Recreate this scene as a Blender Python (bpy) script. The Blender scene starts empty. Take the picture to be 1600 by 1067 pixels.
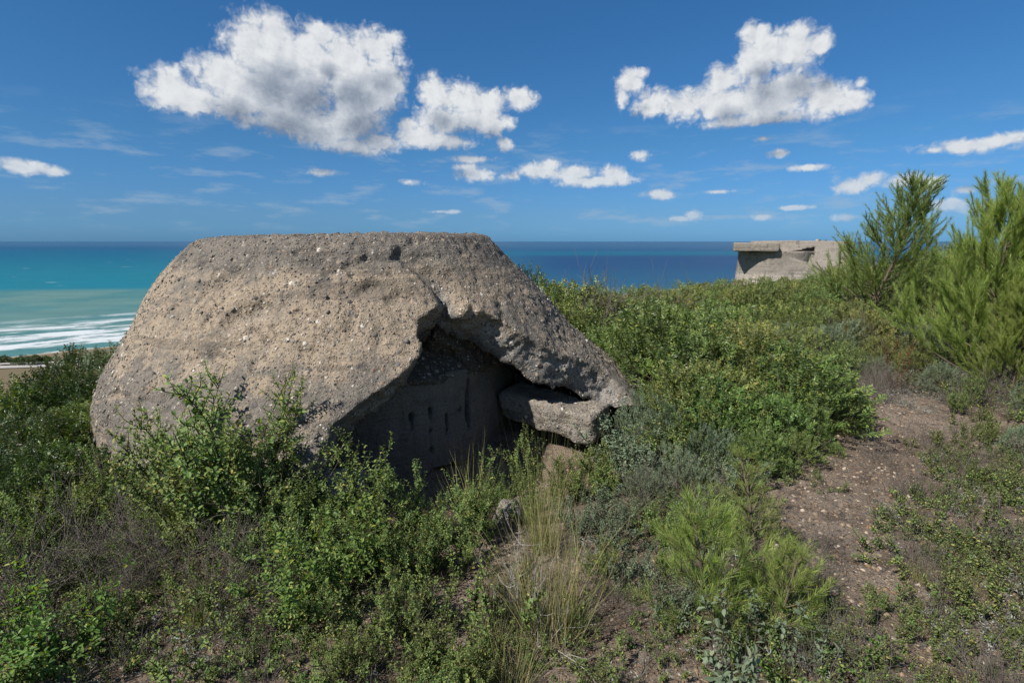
import bpy, math, random
import numpy as np

# ------------------------------------------------------------------ scene, camera, world, sun
C = bpy.data.collections.new("place")
S = bpy.context.scene
S.collection.children.link(C)
F_PX = 850.0                                   # focal length in pixels of a 1600 px wide frame
PITCH = math.atan((533.5 - 377.0) / F_PX)      # camera looks slightly down
CAM_Z = 1.7
cd = bpy.data.cameras.new("camera"); cam = bpy.data.objects.new("camera", cd); C.objects.link(cam)
cam.location = (0, 0, CAM_Z); cam.rotation_euler = (math.pi / 2 - PITCH, 0, 0)
cd.sensor_width = 36; cd.lens = 36 * F_PX / 1600.0
cd.clip_start = 0.05; cd.clip_end = 200000
S.camera = cam
S.view_settings.view_transform = 'Standard'; S.view_settings.look = 'None'
S.view_settings.exposure = 0.5; S.view_settings.gamma = 1.0
S.cycles.max_bounces = 8; S.cycles.transparent_max_bounces = 8
S.cycles.sample_clamp_indirect = 5
try:
    S.cycles.use_denoising = True
except Exception:
    pass

SUN_EL = math.radians(46)
SUN_DIR = np.array([-0.78, -0.60, 0.0]); SUN_DIR /= np.linalg.norm(SUN_DIR)   # horizontal direction TOWARDS the sun
sd = np.array([SUN_DIR[0] * math.cos(SUN_EL), SUN_DIR[1] * math.cos(SUN_EL), math.sin(SUN_EL)])
ld = bpy.data.lights.new("sun", 'SUN'); sun = bpy.data.objects.new("sun", ld); C.objects.link(sun)
ld.energy = 4.9; ld.angle = math.radians(0.53); ld.color = (1.0, 0.95, 0.87)
from mathutils import Vector
sun.rotation_euler = Vector((-sd[0], -sd[1], -sd[2])).to_track_quat('-Z', 'Y').to_euler()


class NT:
    """tiny helper to write node trees"""
    def __init__(s, tree):
        s.t = tree; s.n = tree.nodes; s.l = tree.links
    def node(s, kind, **kw):
        n = s.n.new(kind)
        for k, v in kw.items():
            setattr(n, k, v)
        return n
    def put(s, sock, v):
        if isinstance(v, bpy.types.NodeSocket):
            s.l.new(v, sock)
        elif v is not None:
            if sock.type == 'RGBA' and len(v) == 3:
                v = (*v, 1)
            sock.default_value = v
    def math(s, op, a, b=None, c=None, clamp=False):
        n = s.node('ShaderNodeMath', operation=op, use_clamp=clamp)
        for i, v in enumerate((a, b, c)):
            if v is not None: s.put(n.inputs[i], v)
        return n.outputs[0]
    def vmath(s, op, a, b=None, c=None, out=0):
        n = s.node('ShaderNodeVectorMath', operation=op)
        for i, v in enumerate((a, b, c)):
            if v is not None: s.put(n.inputs[i], v)
        return n.outputs[out]
    def mix(s, f, a, b, blend='MIX'):
        n = s.node('ShaderNodeMix', data_type='RGBA', blend_type=blend)
        s.put(n.inputs[0], f); s.put(n.inputs[6], a); s.put(n.inputs[7], b)
        return n.outputs[2]
    def noise(s, vec, scale, detail=4, rough=.55, lac=2.0, out='Fac', dist=0.0):
        n = s.node('ShaderNodeTexNoise')
        if vec is not None: s.put(n.inputs['Vector'], vec)
        n.inputs['Scale'].default_value = scale; n.inputs['Detail'].default_value = detail
        n.inputs['Roughness'].default_value = rough; n.inputs['Lacunarity'].default_value = lac
        n.inputs['Distortion'].default_value = dist
        return n.outputs[out]
    def voro(s, vec, scale, feature='F1', rnd=1.0):
        n = s.node('ShaderNodeTexVoronoi', feature=feature)
        if vec is not None: s.put(n.inputs['Vector'], vec)
        n.inputs['Scale'].default_value = scale; n.inputs['Randomness'].default_value = rnd
        return n
    def ramp(s, f, stops, interp='LINEAR'):
        n = s.node('ShaderNodeValToRGB'); s.put(n.inputs[0], f)
        cr = n.color_ramp; cr.interpolation = interp
        while len(cr.elements) < len(stops): cr.elements.new(0.5)
        for e, (p, c) in zip(cr.elements, stops):
            e.position = p; e.color = (*c, 1) if len(c) == 3 else c
        return n.outputs[0]
    def smooth(s, v, a, b, lo=0.0, hi=1.0):
        n = s.node('ShaderNodeMapRange', interpolation_type='SMOOTHSTEP')
        s.put(n.inputs[0], v)
        n.inputs[1].default_value = a; n.inputs[2].default_value = b
        n.inputs[3].default_value = lo; n.inputs[4].default_value = hi
        return n.outputs[0]


def ray(px, py):
    x = (px - 800) / F_PX; y = (533.5 - py) / F_PX
    return np.array([x, math.cos(PITCH) + y * math.sin(PITCH), y * math.cos(PITCH) - math.sin(PITCH)])


def azel(px, py):
    d = ray(px, py); d /= np.linalg.norm(d)
    return math.atan2(d[0], d[1]), math.asin(d[2])


# sky: Nishita air with a cumulus field laid out by azimuth and elevation (the same from everywhere)
W = bpy.data.worlds.new("World"); S.world = W; W.use_nodes = True
wt = NT(W.node_tree); wt.n.clear()
sky = wt.node('ShaderNodeTexSky', sky_type='NISHITA')
sky.sun_disc = False; sky.sun_elevation = SUN_EL
sky.sun_rotation = math.atan2(SUN_DIR[0], SUN_DIR[1])
sky.air_density = 1.0; sky.dust_density = 0.4; sky.ozone_density = 2.6; sky.altitude = 0
SKY_STRENGTH = 0.07
# (px, py, rx, ry) puffs of the clouds as seen from the hill, turned into azimuth / elevation below
PUFFS = [
    # big cloud on the left
    (262, 140, 52, 40), (300, 158, 70, 30), (350, 120, 62, 46), (410, 78, 62, 58), (430, 55, 42, 36), (470, 100, 78, 62),
    (430, 150, 110, 52), (395, 190, 26, 18), (470, 190, 105, 32), (540, 100, 62, 52), (585, 75, 46, 34), (610, 62, 22, 20),
    (560, 150, 70, 60), (600, 130, 40, 50), (500, 55, 30, 26), (540, 195, 70, 34), (500, 212, 60, 18),
    (550, 228, 60, 16), (590, 222, 40, 20),
    # its neighbour
    (680, 140, 34, 30), (710, 155, 52, 34), (760, 160, 46, 24), (812, 155, 30, 22), (700, 190, 60, 28), (760, 190, 50, 24),
    (655, 215, 44, 20), (700, 222, 50, 16), (640, 195, 24, 14), (790, 225, 13, 11),
    # right cloud
    (985, 130, 22, 24), (972, 150, 13, 22), (998, 115, 15, 11),
    (1020, 160, 36, 26), (1070, 165, 60, 28), (1130, 160, 70, 36), (1200, 150, 90, 42), (1290, 155, 62, 34),
    (1190, 90, 52, 46), (1240, 75, 50, 40), (1280, 70, 26, 26), (1180, 55, 30, 24), (1130, 128, 36, 30), (1330, 160, 30, 24),
    (1345, 130, 14, 12), (1180, 188, 110, 12),
    # low clouds
    (745, 272, 36, 13), (840, 268, 40, 18), (858, 258, 20, 12), (900, 272, 46, 14), (960, 272, 26, 16), (930, 283, 60, 10),
    (730, 262, 26, 8), (800, 275, 20, 9),
    (40, 263, 60, 11), (25, 256, 30, 10), (85, 268, 24, 7), (1001, 243, 18, 10), (505, 270, 20, 7), (642, 284, 22, 7),
    (1215, 240, 20, 8), (1193, 217, 18, 8), (1520, 228, 90, 14), (1570, 218, 60, 14), (1460, 235, 30, 8),
    (1335, 290, 40, 15), (1362, 280, 30, 15), (1410, 282, 40, 14), (1450, 285, 30, 12), (1480, 320, 50, 9), (1545, 325, 50, 12),
    (1082, 336, 14, 9), (1058, 342, 26, 5), (1030, 304, 32, 8), (1190, 340, 22, 5), (690, 331, 34, 4), (1320, 340, 30, 7), (1510, 297, 22, 8), (1120, 300, 26, 4), (1240, 325, 34, 4), (740, 250, 36, 7), (1260, 262, 30, 6), 
]
# unseen clouds round the horizon, added and enlarged for neutral fill light
rs = random.Random(5)
FILL_CLOUDS = []
for k in range(9):
    a0 = math.radians(70 + k * 27 + rs.uniform(-5, 5)); e0 = math.radians(rs.uniform(8, 40))
    for q in range(2):
        FILL_CLOUDS.append((a0 + rs.uniform(-.09, .09), e0 + rs.uniform(-.015, .02), rs.uniform(.12, .22), rs.uniform(.05, .10)))
def group(name, outs):
    g = bpy.data.node_groups.new(name, 'ShaderNodeTree')
    g.interface.new_socket("P", in_out='INPUT', socket_type='NodeSocketVector')
    for q in outs: g.interface.new_socket(q, in_out='OUTPUT', socket_type='NodeSocketFloat')
    t = NT(g); return g, t, t.node('NodeGroupInput').outputs[0], t.node('NodeGroupOutput')


def tex2d(t, kind, vec, scale, detail=3, rough=.55, out=0, feature='F1'):
    if kind == 'noise':
        n = t.node('ShaderNodeTexNoise', noise_dimensions='2D'); n.inputs['Detail'].default_value = detail; n.inputs['Roughness'].default_value = rough
    else:
        n = t.node('ShaderNodeTexVoronoi', voronoi_dimensions='2D', feature=feature)
    t.l.new(vec, n.inputs['Vector']); n.inputs['Scale'].default_value = scale
    return n.outputs[out]


blobs = []
for (px, py, rx, ry) in PUFFS:
    a, e = azel(px, py); a2, _ = azel(px + rx, py); _, e2 = azel(px, py + ry)
    blobs.append((a, e, abs(a2 - a) * 1.05, abs(e2 - e) * 1.05))
blobs += FILL_CLOUDS
g_base, gt, P, go = group("cloud_puffs", ["B"])
acc = None
for (a, e, ra, re_) in blobs:
    l = gt.vmath('LENGTH', gt.vmath('MULTIPLY_ADD', P, (1 / ra, 1 / re_, 0), (-a / ra, -e / re_, 0)), out=1)
    q = (ra * re_) ** .5 / .035 * .35 + .65                      # small clouds keep a common edge width
    if abs(q - 1) > .12: l = gt.math('MULTIPLY_ADD', l, q, 1 - q)
    acc = l if acc is None else gt.math('SMOOTH_MIN', acc, l, .25)
gt.l.new(gt.math('SUBTRACT', 1.0, acc), go.inputs[0])
g_det, gt, P, go = group("cloud_detail", ["D"])
wv = gt.vmath('SUBTRACT', tex2d(gt, 'noise', P, 50, 2, .6, 1), (.5, .5, .5))
vv = gt.vmath('MULTIPLY_ADD', wv, (.03, .03, 0), P)
d = gt.math('MULTIPLY', gt.math('SUBTRACT', tex2d(gt, 'noise', gt.vmath('MULTIPLY_ADD', wv, (.012, .012, 0), P), 16, 9, .62), .5), 1.35)
d = gt.math('ADD', d, gt.math('MULTIPLY', gt.math('SUBTRACT', .42, tex2d(gt, 'v', vv, 34)), .60))
d = gt.math('ADD', d, gt.math('MULTIPLY', gt.math('SUBTRACT', .42, tex2d(gt, 'v', vv, 90)), .34))
d = gt.math('ADD', d, gt.math('MULTIPLY', gt.math('SUBTRACT', tex2d(gt, 'noise', gt.vmath('MULTIPLY', P, (.6, 1.6, 0)), 70, 4, .55), .5), .4))
gt.l.new(d, go.inputs[0])

tc = wt.node('ShaderNodeTexCoord')
sep = wt.node('ShaderNodeSeparateXYZ'); wt.l.new(tc.outputs['Generated'], sep.inputs[0])
az = wt.math('ARCTAN2', sep.outputs[0], sep.outputs[1])
el = wt.math('ARCSINE', sep.outputs[2])
cv = wt.node('ShaderNodeCombineXYZ'); wt.l.new(az, cv.inputs[0]); wt.l.new(el, cv.inputs[1]); cv = cv.outputs[0]


def use(g, vec):
    n = wt.node('ShaderNodeGroup', node_tree=g); wt.l.new(vec, n.inputs[0]); return n.outputs[0]


B1 = use(g_base, cv)
N1 = use(g_det, cv); N2 = use(g_det, wt.vmath('ADD', cv, (-.009, .011, 0)))
D1 = wt.math('MULTIPLY_ADD', B1, 1.35, N1)
alpha = wt.smooth(D1, -.12, 0.80)
alpha = wt.math('MULTIPLY', alpha, wt.smooth(el, -.002, .09, .40, 1))
relief = wt.math('SUBTRACT', N1, N2)                                  # lit side of each puff
B2 = use(g_base, wt.vmath('ADD', cv, (-.012, .052, 0)))
under = wt.smooth(wt.math('ADD', B2, wt.math('MULTIPLY', N2, .16)), .0, 1.2)   # cloud above: shaded underside
lum = wt.math('ADD', wt.math('MULTIPLY', relief, .22), wt.math('SUBTRACT', .93, wt.math('MULTIPLY', under, .70)))
lum = wt.math('SUBTRACT', lum, wt.math('MULTIPLY', wt.math('SUBTRACT', 1.0, wt.smooth(D1, .0, .9)), .16))
ccol = wt.ramp(lum, [(.12, (.150, .185, .245)), (.42, (.265, .300, .355)), (.70, (.390, .418, .460)), (1, (.555, .570, .585))])
ccol = wt.mix(wt.smooth(el, 0, .2, .45, 0), ccol, (.20, .31, .43))
skyc = wt.vmath('MULTIPLY', sky.outputs[0], (SKY_STRENGTH,) * 3)
tint = wt.ramp(wt.math('MULTIPLY', el, 1 / math.radians(90)), [(0, (.22, .56, 1.26)), (.03, (.27, .54, 1.0)), (.10, (.28, .60, .90)), (.25, (.28, .67, .98)), (.5, (.75, .9, 1.0))])
tint = wt.mix(wt.smooth(sep.outputs[1], -.35, .35, 1, 0), tint, (.72, .86, .98))
skyc = wt.mix(1.0, skyc, tint, 'MULTIPLY')
# faint veils of distant cloud low over the sea
veil = wt.smooth(tex2d(wt, 'noise', wt.vmath('MULTIPLY', cv, (1, 4.5, 0)), 9, 6, .6), .50, .74)
veil = wt.math('MULTIPLY', veil, wt.math('MULTIPLY', wt.smooth(el, .01, .04), wt.smooth(el, .12, .22, .40, 0)))
skyc = wt.mix(veil, skyc, (.27, .34, .42))
bg = wt.node('ShaderNodeBackground'); wt.l.new(skyc, bg.inputs[0])
bgc = wt.node('ShaderNodeBackground'); wt.l.new(wt.mix(alpha, skyc, ccol), bgc.inputs[0])
msh = wt.node('ShaderNodeMixShader'); wt.l.new(wt.math('GREATER_THAN', B1, -.75), msh.inputs[0])
wt.l.new(bg.outputs[0], msh.inputs[1]); wt.l.new(bgc.outputs[0], msh.inputs[2])
wo = wt.node('ShaderNodeOutputWorld'); wt.l.new(msh.outputs[0], wo.inputs[0])
W.cycles.sampling_method = 'MANUAL'; W.cycles.sample_map_resolution = 512

# ------------------------------------------------------------------ numbers and meshes
NZ = np.random.default_rng(11).random((64, 64, 64)).astype(np.float32)


def vnoise(p):
    i = np.floor(p).astype(np.int64); f = (p - i).astype(np.float32); f = f * f * (3 - 2 * f)
    i0 = i & 63; i1 = (i + 1) & 63
    r = 0
    for a in (0, 1):
        wx = f[:, 0] if a else 1 - f[:, 0]; xx = i1[:, 0] if a else i0[:, 0]
        for b in (0, 1):
            wy = f[:, 1] if b else 1 - f[:, 1]; yy = i1[:, 1] if b else i0[:, 1]
            for c in (0, 1):
                wz = f[:, 2] if c else 1 - f[:, 2]; zz = i1[:, 2] if c else i0[:, 2]
                r = r + wx * wy * wz * NZ[xx, yy, zz]
    return r - .5


def fbm(p, scale, octs=3, gain=.5):
    r = 0; a = 1.0
    for k in range(octs):
        r = r + a * vnoise(p * scale + k * 17.3); scale *= 2.03; a *= gain
    return r


def mesh_np(name, V, loops, sizes, mats, matidx=None, smooth=True):
    me = bpy.data.meshes.new(name)
    V = np.asarray(V, np.float32)
    me.vertices.add(len(V)); me.vertices.foreach_set('co', V.ravel())
    loops = np.asarray(loops, np.int32).ravel(); sizes = np.asarray(sizes, np.int32)
    me.loops.add(len(loops)); me.loops.foreach_set('vertex_index', loops)
    me.polygons.add(len(sizes))
    st = np.concatenate([[0], np.cumsum(sizes)[:-1]]).astype(np.int32)
    me.polygons.foreach_set('loop_start', st)
    me.polygons.foreach_set('use_smooth', np.full(len(sizes), smooth))
    if matidx is not None: me.polygons.foreach_set('material_index', np.asarray(matidx, np.int32))
    for m in mats: me.materials.append(m)
    me.update(calc_edges=True); me.validate()
    return me


def faces_same(V, Fa, name, mat, smooth=True):
    Fa = np.asarray(Fa)
    return mesh_np(name, V, Fa.ravel(), np.full(len(Fa), Fa.shape[1]), [mat], smooth=smooth)


def obj(name, me, parent=None, **props):
    o = bpy.data.objects.new(name, me); C.objects.link(o)
    if parent is not None: o.parent = parent
    for k, v in props.items(): o[k] = v
    return o


def empty(name, loc=(0, 0, 0), rz=0, **props):
    o = obj(name, None, **props); o.location = loc; o.rotation_euler = (0, 0, rz)
    o.empty_display_size = .1
    return o


def norm(v):
    return v / np.maximum(np.linalg.norm(v, axis=-1, keepdims=True), 1e-9)


def sstep(x, a, b):
    t = np.clip((x - a) / (b - a), 0, 1); return t * t * (3 - 2 * t)


# ------------------------------------------------------------------ terrain
def tsea(x, y):
    return -0.66 * x + 0.751 * y


def height(x, y, fine=True):
    x = np.asarray(x, float); y = np.asarray(y, float)
    t = tsea(x, y)
    z = -0.32 * 4.0 * np.log1p(np.exp(np.clip((t - 12) / 4.0, -30, 60)))
    z = np.where((t - 12) / 4 > 59, -0.32 * (t - 12), z)
    z = -57.5 + 4 * np.log1p(np.exp(np.clip((z + 57.5) / 4, -40, 40)))       # coastal plain
    z = z - 4.6 * sstep(t, 372, 420) - 6 * sstep(t, 420, 900)                # beach and sea bed
    z = z + 0.55 * sstep(y, 5.5, 14) * sstep(x, 1.5, 9) * (1 - sstep(t, 15, 60))
    z = z - 0.42 * np.exp(-(((x + .15) / 1.15) ** 2 + ((y - 4.45) / .75) ** 2))   # hollow before the breach
    z = z - .10 * sstep(-x, 1.6, 3.2)
    if fine:
        p = np.stack([x.ravel(), y.ravel(), np.zeros(x.size)], 1)
        near = np.exp(-(np.hypot(x, y) / 14) ** 2).ravel()
        b = fbm(p, .9, 2) * .10 + fbm(p, 5.0, 2) * .03 + fbm(p, 17.0, 2) * .014 * near
        far = sstep(np.hypot(x, y).ravel(), 20, 120)
        b = b + fbm(p, .02, 4) * 5 * far * (1 - sstep(t.ravel(), 150, 200))
        z = z + b.reshape(x.shape)
    return z


def gz(x, y):
    return float(height(np.array([x]), np.array([y]))[0])


def at(px, py, D):
    """world point seen at a pixel of the photograph, D metres in front"""
    d = ray(px, py); d = d / d[1]
    return np.array([d[0] * D, D, CAM_Z + d[2] * D])


# ------------------------------------------------------------------ materials
def mat(name):
    m = bpy.data.materials.new(name); m.use_nodes = True; t = NT(m.node_tree); t.n.clear()
    o = t.node('ShaderNodeOutputMaterial'); return m, t, o


def principled(t, o, col, rough=.8, spec=.3, bump=None, bstr=.5, bdist=.01, normal=None):
    b = t.node('ShaderNodeBsdfPrincipled'); t.put(b.inputs['Base Color'], col); t.put(b.inputs['Roughness'], rough)
    b.inputs['Specular IOR Level'].default_value = spec
    if bump is not None:
        bn = t.node('ShaderNodeBump'); bn.inputs['Strength'].default_value = bstr; bn.inputs['Distance'].default_value = bdist
        t.put(bn.inputs['Height'], bump); t.l.new(bn.outputs[0], b.inputs['Normal'])
    if o is not None: t.l.new(b.outputs[0], o.inputs[0])
    return b


def wpos(t):
    return t.node('ShaderNodeNewGeometry').outputs['Position']


def leaf_mat(name, cols, trans=.35, rough=.5, spec=.35, hue=.02, dry=None, tcol=(1.5, 1.7, .45)):
    """cols: ramp stops over a random number per leaf"""
    m, t, o = mat(name)
    g = t.node('ShaderNodeNewGeometry'); oi = t.node('ShaderNodeObjectInfo')
    rnd = g.outputs['Random Per Island']
    col = t.ramp(rnd, [(p_, tuple(min(c_ * 1.28, .6) for c_ in cc)) for p_, cc in cols])
    tint = t.noise(wpos(t), 2.2, 2, .5)
    hs = t.node('ShaderNodeHueSaturation'); t.put(hs.inputs['Color'], col)
    t.put(hs.inputs['Hue'], t.math('ADD', .5 - hue, t.math('MULTIPLY', oi.outputs['Random'], 2 * hue)))
    t.put(hs.inputs['Value'], t.math('ADD', .72, t.math('ADD', t.math('MULTIPLY', oi.outputs['Random'], .22), t.math('MULTIPLY', tint, .5))))
    hs.inputs['Saturation'].default_value = 0.92
    col = hs.outputs[0]
    # paler underside of the leaf
    col2 = t.mix(g.outputs['Backfacing'], col, t.mix(.35, col, (.16, .19, .12)))
    b = principled(t, None, col2, rough, spec)
    tr = t.node('ShaderNodeBsdfTranslucent'); t.put(tr.inputs[0], t.mix(1.0, col, tcol, 'MULTIPLY'))
    mx = t.node('ShaderNodeMixShader'); mx.inputs[0].default_value = trans
    t.l.new(b.outputs[0], mx.inputs[1]); t.l.new(tr.outputs[0], mx.inputs[2]); t.l.new(mx.outputs[0], o.inputs[0])
    return m


def bark_mat(name, c1, c2, scale=30):
    m, t, o = mat(name)
    g = t.node('ShaderNodeNewGeometry')
    n = t.noise(wpos(t), scale, 4, .6)
    c = t.mix(n, c1, c2)
    c = t.mix(t.math('MULTIPLY', g.outputs['Random Per Island'], .5), c, (c2[0] * .6, c2[1] * .6, c2[2] * .6))
    principled(t, o, c, .85, .15)
    return m


M = {}
M['cistus'] = leaf_mat('grey_green_oval_leaf', [(0, (0.061, 0.097, 0.024)), (.45, (0.094, 0.140, 0.033)), (.8, (0.130, 0.179, 0.043)), (.95, (0.198, 0.214, 0.049)), (1, (0.304, 0.242, 0.054))], .30, .6, .25)
M['sage'] = leaf_mat('silver_sage_leaf', [(0, (0.068, 0.100, 0.058)), (.5, (0.100, 0.142, 0.084)), (.9, (0.147, 0.189, 0.121)), (1, (0.200, 0.200, 0.105))], .25, .75, .15, tcol=(1.3, 1.5, .7))
M['bright'] = leaf_mat('bright_green_leaf', [(0, (0.050, 0.095, 0.016)), (.5, (0.084, 0.140, 0.022)), (.92, (0.123, 0.185, 0.029)), (1, (0.246, 0.213, 0.034))], .36, .5, .3)
M['lentisk'] = leaf_mat('glossy_green_leaflet', [(0, (0.046, 0.085, 0.014)), (.5, (0.078, 0.131, 0.022)), (.9, (0.114, 0.174, 0.028)), (1, (0.216, 0.218, 0.037))], .22, .42, .35)
M['olive'] = leaf_mat('olive_yellow_leaflet', [(0, (0.073, 0.093, 0.018)), (.5, (0.114, 0.138, 0.026)), (.85, (0.164, 0.183, 0.035)), (1, (0.252, 0.202, 0.050))], .24, .5, .3)
M['dark'] = leaf_mat('dark_green_leaf', [(0, (0.019, 0.041, 0.010)), (.5, (0.031, 0.059, 0.013)), (.93, (0.051, 0.081, 0.018)), (1, (0.128, 0.076, 0.018))], .28, .38, .45)
M['pine'] = leaf_mat('pine_needle', [(0, (0.090, 0.134, 0.017)), (.5, (0.146, 0.201, 0.024)), (.9, (0.212, 0.260, 0.036)), (1, (0.308, 0.244, 0.055))], .30, .5, .3, hue=.012)
M['pine_far'] = leaf_mat('pine_needle_distance', [(0, (0.070, 0.112, 0.017)), (.5, (0.110, 0.164, 0.024)), (1, (0.180, 0.223, 0.034))], .30, .5, .3, hue=.012)
M['grass'] = leaf_mat('dry_grass_blade', [(0, (0.085, 0.110, 0.024)), (.35, (0.136, 0.147, 0.040)), (.6, (0.221, 0.184, 0.072)), (1, (0.289, 0.239, 0.104))], .25, .6, .2, hue=.01)
M['silver'] = leaf_mat('silver_herb_leaf', [(0, (.14, .16, .14)), (.6, (.21, .24, .21)), (1, (.30, .32, .29))], .2, .8, .1, tcol=(1.1, 1.2, 1))
M['red'] = leaf_mat('red_autumn_leaf', [(0, (.13, .022, .012)), (.6, (.20, .04, .015)), (1, (.10, .08, .03))], .3, .5, .3, tcol=(1.5, .8, .5))
M['fallen'] = leaf_mat('fallen_leaf', [(0, (.05, .03, .018)), (.5, (.11, .07, .04)), (.9, (.19, .13, .07)), (1, (.26, .21, .12))], .1, .8, .1, tcol=(1, 1, 1))
M['twig'] = bark_mat('brown_twig', (.10, .072, .05), (.045, .032, .024))
M['greytwig'] = bark_mat('grey_dry_twig', (.20, .175, .15), (.10, .085, .072))
M['deadwood'] = bark_mat('bleached_dead_wood', (.42, .40, .37), (.25, .23, .21), 60)
M['straw'] = bark_mat('straw_stem', (.34, .26, .15), (.20, .15, .09), 20)
M['pinebark'] = bark_mat('pine_bark', (.19, .15, .11), (.08, .06, .045))


def stone_cols(t, rnd):
    return t.ramp(rnd, [(0, (.045, .045, .05)), (.22, (.12, .118, .115)), (.42, (.20, .18, .155)), (.6, (.30, .245, .18)), (.74, (.22, .14, .09)), (.86, (.38, .34, .285)), (1, (.52, .485, .44))])


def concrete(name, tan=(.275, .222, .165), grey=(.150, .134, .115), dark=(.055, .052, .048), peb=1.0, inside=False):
    m, t, o = mat(name)
    tcn = t.node('ShaderNodeTexCoord'); p = tcn.outputs['Object']
    wz = t.node('ShaderNodeSeparateXYZ'); t.l.new(p, wz.inputs[0])
    big = t.noise(p, .9, 4, .6); mid = t.noise(p, 4.2, 5, .65); fin = t.noise(p, 45, 5, .7); vf = t.noise(p, 160, 3, .6)
    expo = t.smooth(t.math('ADD', t.math('MULTIPLY', big, .55), t.math('MULTIPLY', mid, .45)), .40, .54)     # 1 where the gravel shows
    top = t.smooth(wz.outputs[2], 1.35, 1.72)
    expo = t.math('MAXIMUM', expo, t.math('MULTIPLY', top, .9))
    att = t.node('ShaderNodeAttribute'); att.attribute_name = 'fracture'
    fr = att.outputs['Fac']
    expo = t.math('MAXIMUM', expo, fr)
    band = t.math('MULTIPLY', t.smooth(wz.outputs[2], .55, .95), t.smooth(wz.outputs[2], 1.62, 1.38))
    band = t.math('MULTIPLY', band, t.smooth(wz.outputs[0], .35, -.35))
    tanm = t.smooth(t.math('ADD', t.math('ADD', t.math('MULTIPLY', mid, .6), t.math('MULTIPLY', big, .4)), t.math('MULTIPLY', band, .13)), .50, .62)
    base = t.mix(tanm, grey, tan)
    base = t.mix(t.math('MULTIPLY', top, .6), base, (.15, .135, .118))
    base = t.mix(t.math('MULTIPLY', fr, .75), base, (.21, .205, .195))
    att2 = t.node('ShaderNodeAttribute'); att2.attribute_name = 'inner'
    base = t.mix(t.math('MULTIPLY', att2.outputs['Fac'], .8), base, (.055, .048, .040))      # overhang's shade painted dark into the deep inner faces
    base = t.mix(t.smooth(t.noise(p, 2.3, 5, .7), .54, .68, 0, .62), base, dark)          # weathered dark crust
    joint = t.noise(t.vmath('MULTIPLY', p, (.5, .5, 9)), 1.0, 3, .55)
    base = t.mix(t.smooth(joint, .585, .62, 0, .35), base, dark)
    ang_ = t.math('ARCTAN2', wz.outputs[1], wz.outputs[0])
    sv = t.node('ShaderNodeCombineXYZ'); t.put(sv.inputs[0], t.math('MULTIPLY', ang_, 16)); t.put(sv.inputs[1], t.math('MULTIPLY', wz.outputs[2], 1.1))
    stain = t.smooth(t.noise(sv.outputs[0], 1.0, 5, .6), .54, .70, 0, .42)
    base = t.mix(stain, base, (.085, .078, .070))
    lich = t.smooth(t.noise(p, 14, 4, .7), .64, .68, 0, .5)
    base = t.mix(t.math('MULTIPLY', lich, t.smooth(big, .45, .6)), base, (.34, .33, .28))
    base = t.mix(1.0, base, t.ramp(fin, [(.25, (.55, .55, .55)), (.5, (1, 1, 1)), (.78, (1.3, 1.27, 1.22))]), 'MULTIPLY')
    base = t.mix(.7, base, t.ramp(vf, [(.3, (.6, .6, .6)), (.5, (1, 1, 1)), (.7, (1.35, 1.33, 1.3))]), 'MULTIPLY')
    pw = t.vmath('ADD', p, t.vmath('MULTIPLY', t.noise(p, 30, 2, .5, out='Color'), (.012, .012, .012)))
    h = t.math('MULTIPLY', fin, .25)
    for sc, th, am in ((15, .36, .6), (30, .40, .85), (60, .42, 1.0)):
        v = t.voro(pw, sc)
        dist = v.outputs['Distance']; cr = t.node('ShaderNodeSeparateColor'); t.l.new(v.outputs['Color'], cr.inputs[0])
        show = t.math('GREATER_THAN', cr.outputs[1], 1 - am * .55)
        edge = t.smooth(dist, th * .72, th, 1, 0)
        k = t.math('MULTIPLY', t.math('MULTIPLY', show, edge), t.math('MULTIPLY_ADD', expo, .75 * peb, .25 * peb))
        base = t.mix(k, base, stone_cols(t, cr.outputs[0]))
        h = t.math('ADD', h, t.math('MULTIPLY', k, t.smooth(dist, 0, th, 1, 0) if False else t.math('SUBTRACT', th * 1.3, dist)))
    pit = t.smooth(t.noise(p, 22, 4, .6), .62, .70)
    pit = t.math('MULTIPLY', pit, t.math('MULTIPLY_ADD', expo, .7, .3))
    base = t.mix(t.math('MULTIPLY', pit, .5), base, (.05, .047, .043))
    h = t.math('SUBTRACT', h, t.math('MULTIPLY', pit, .6))
    h = t.math('ADD', h, t.math('MULTIPLY', t.noise(p, 11, 5, .65), 1.2))
    principled(t, o, base, .92, .15, h, .9, .03)
    return m


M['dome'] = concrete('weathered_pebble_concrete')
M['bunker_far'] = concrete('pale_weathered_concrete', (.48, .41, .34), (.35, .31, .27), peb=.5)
M['rubble'] = concrete('broken_concrete', (.27, .235, .19), (.21, .19, .165))

# smoother board-marked concrete of the inner ring wall, with dark streaks
m, t, o = mat('grey_wall_concrete'); M['ring'] = m
p = t.node('ShaderNodeTexCoord').outputs['Object']
st = t.noise(t.vmath('MULTIPLY', p, (6, 6, .9)), 2.2, 4, .6)
c = t.mix(st, (.125, .115, .102), (.20, .188, .168)); c = t.mix(t.smooth(t.noise(p, 3, 5, .7), .5, .7), c, (.13, .125, .12))
c = t.mix(.6, c, t.ramp(t.noise(p, 60, 4, .7), [(.3, (.6, .6, .6)), (.7, (1.4, 1.4, 1.38))]), 'MULTIPLY')
principled(t, o, c, .9, .15, t.math('ADD', t.noise(p, 30, 5, .65), t.math('ADD', t.noise(p, 6, 3, .6), t.math('MULTIPLY', t.noise(t.vmath('MULTIPLY', p, (2, 2, 22)), 1.0, 3, .6), 1.2))), .8, .04)

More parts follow.
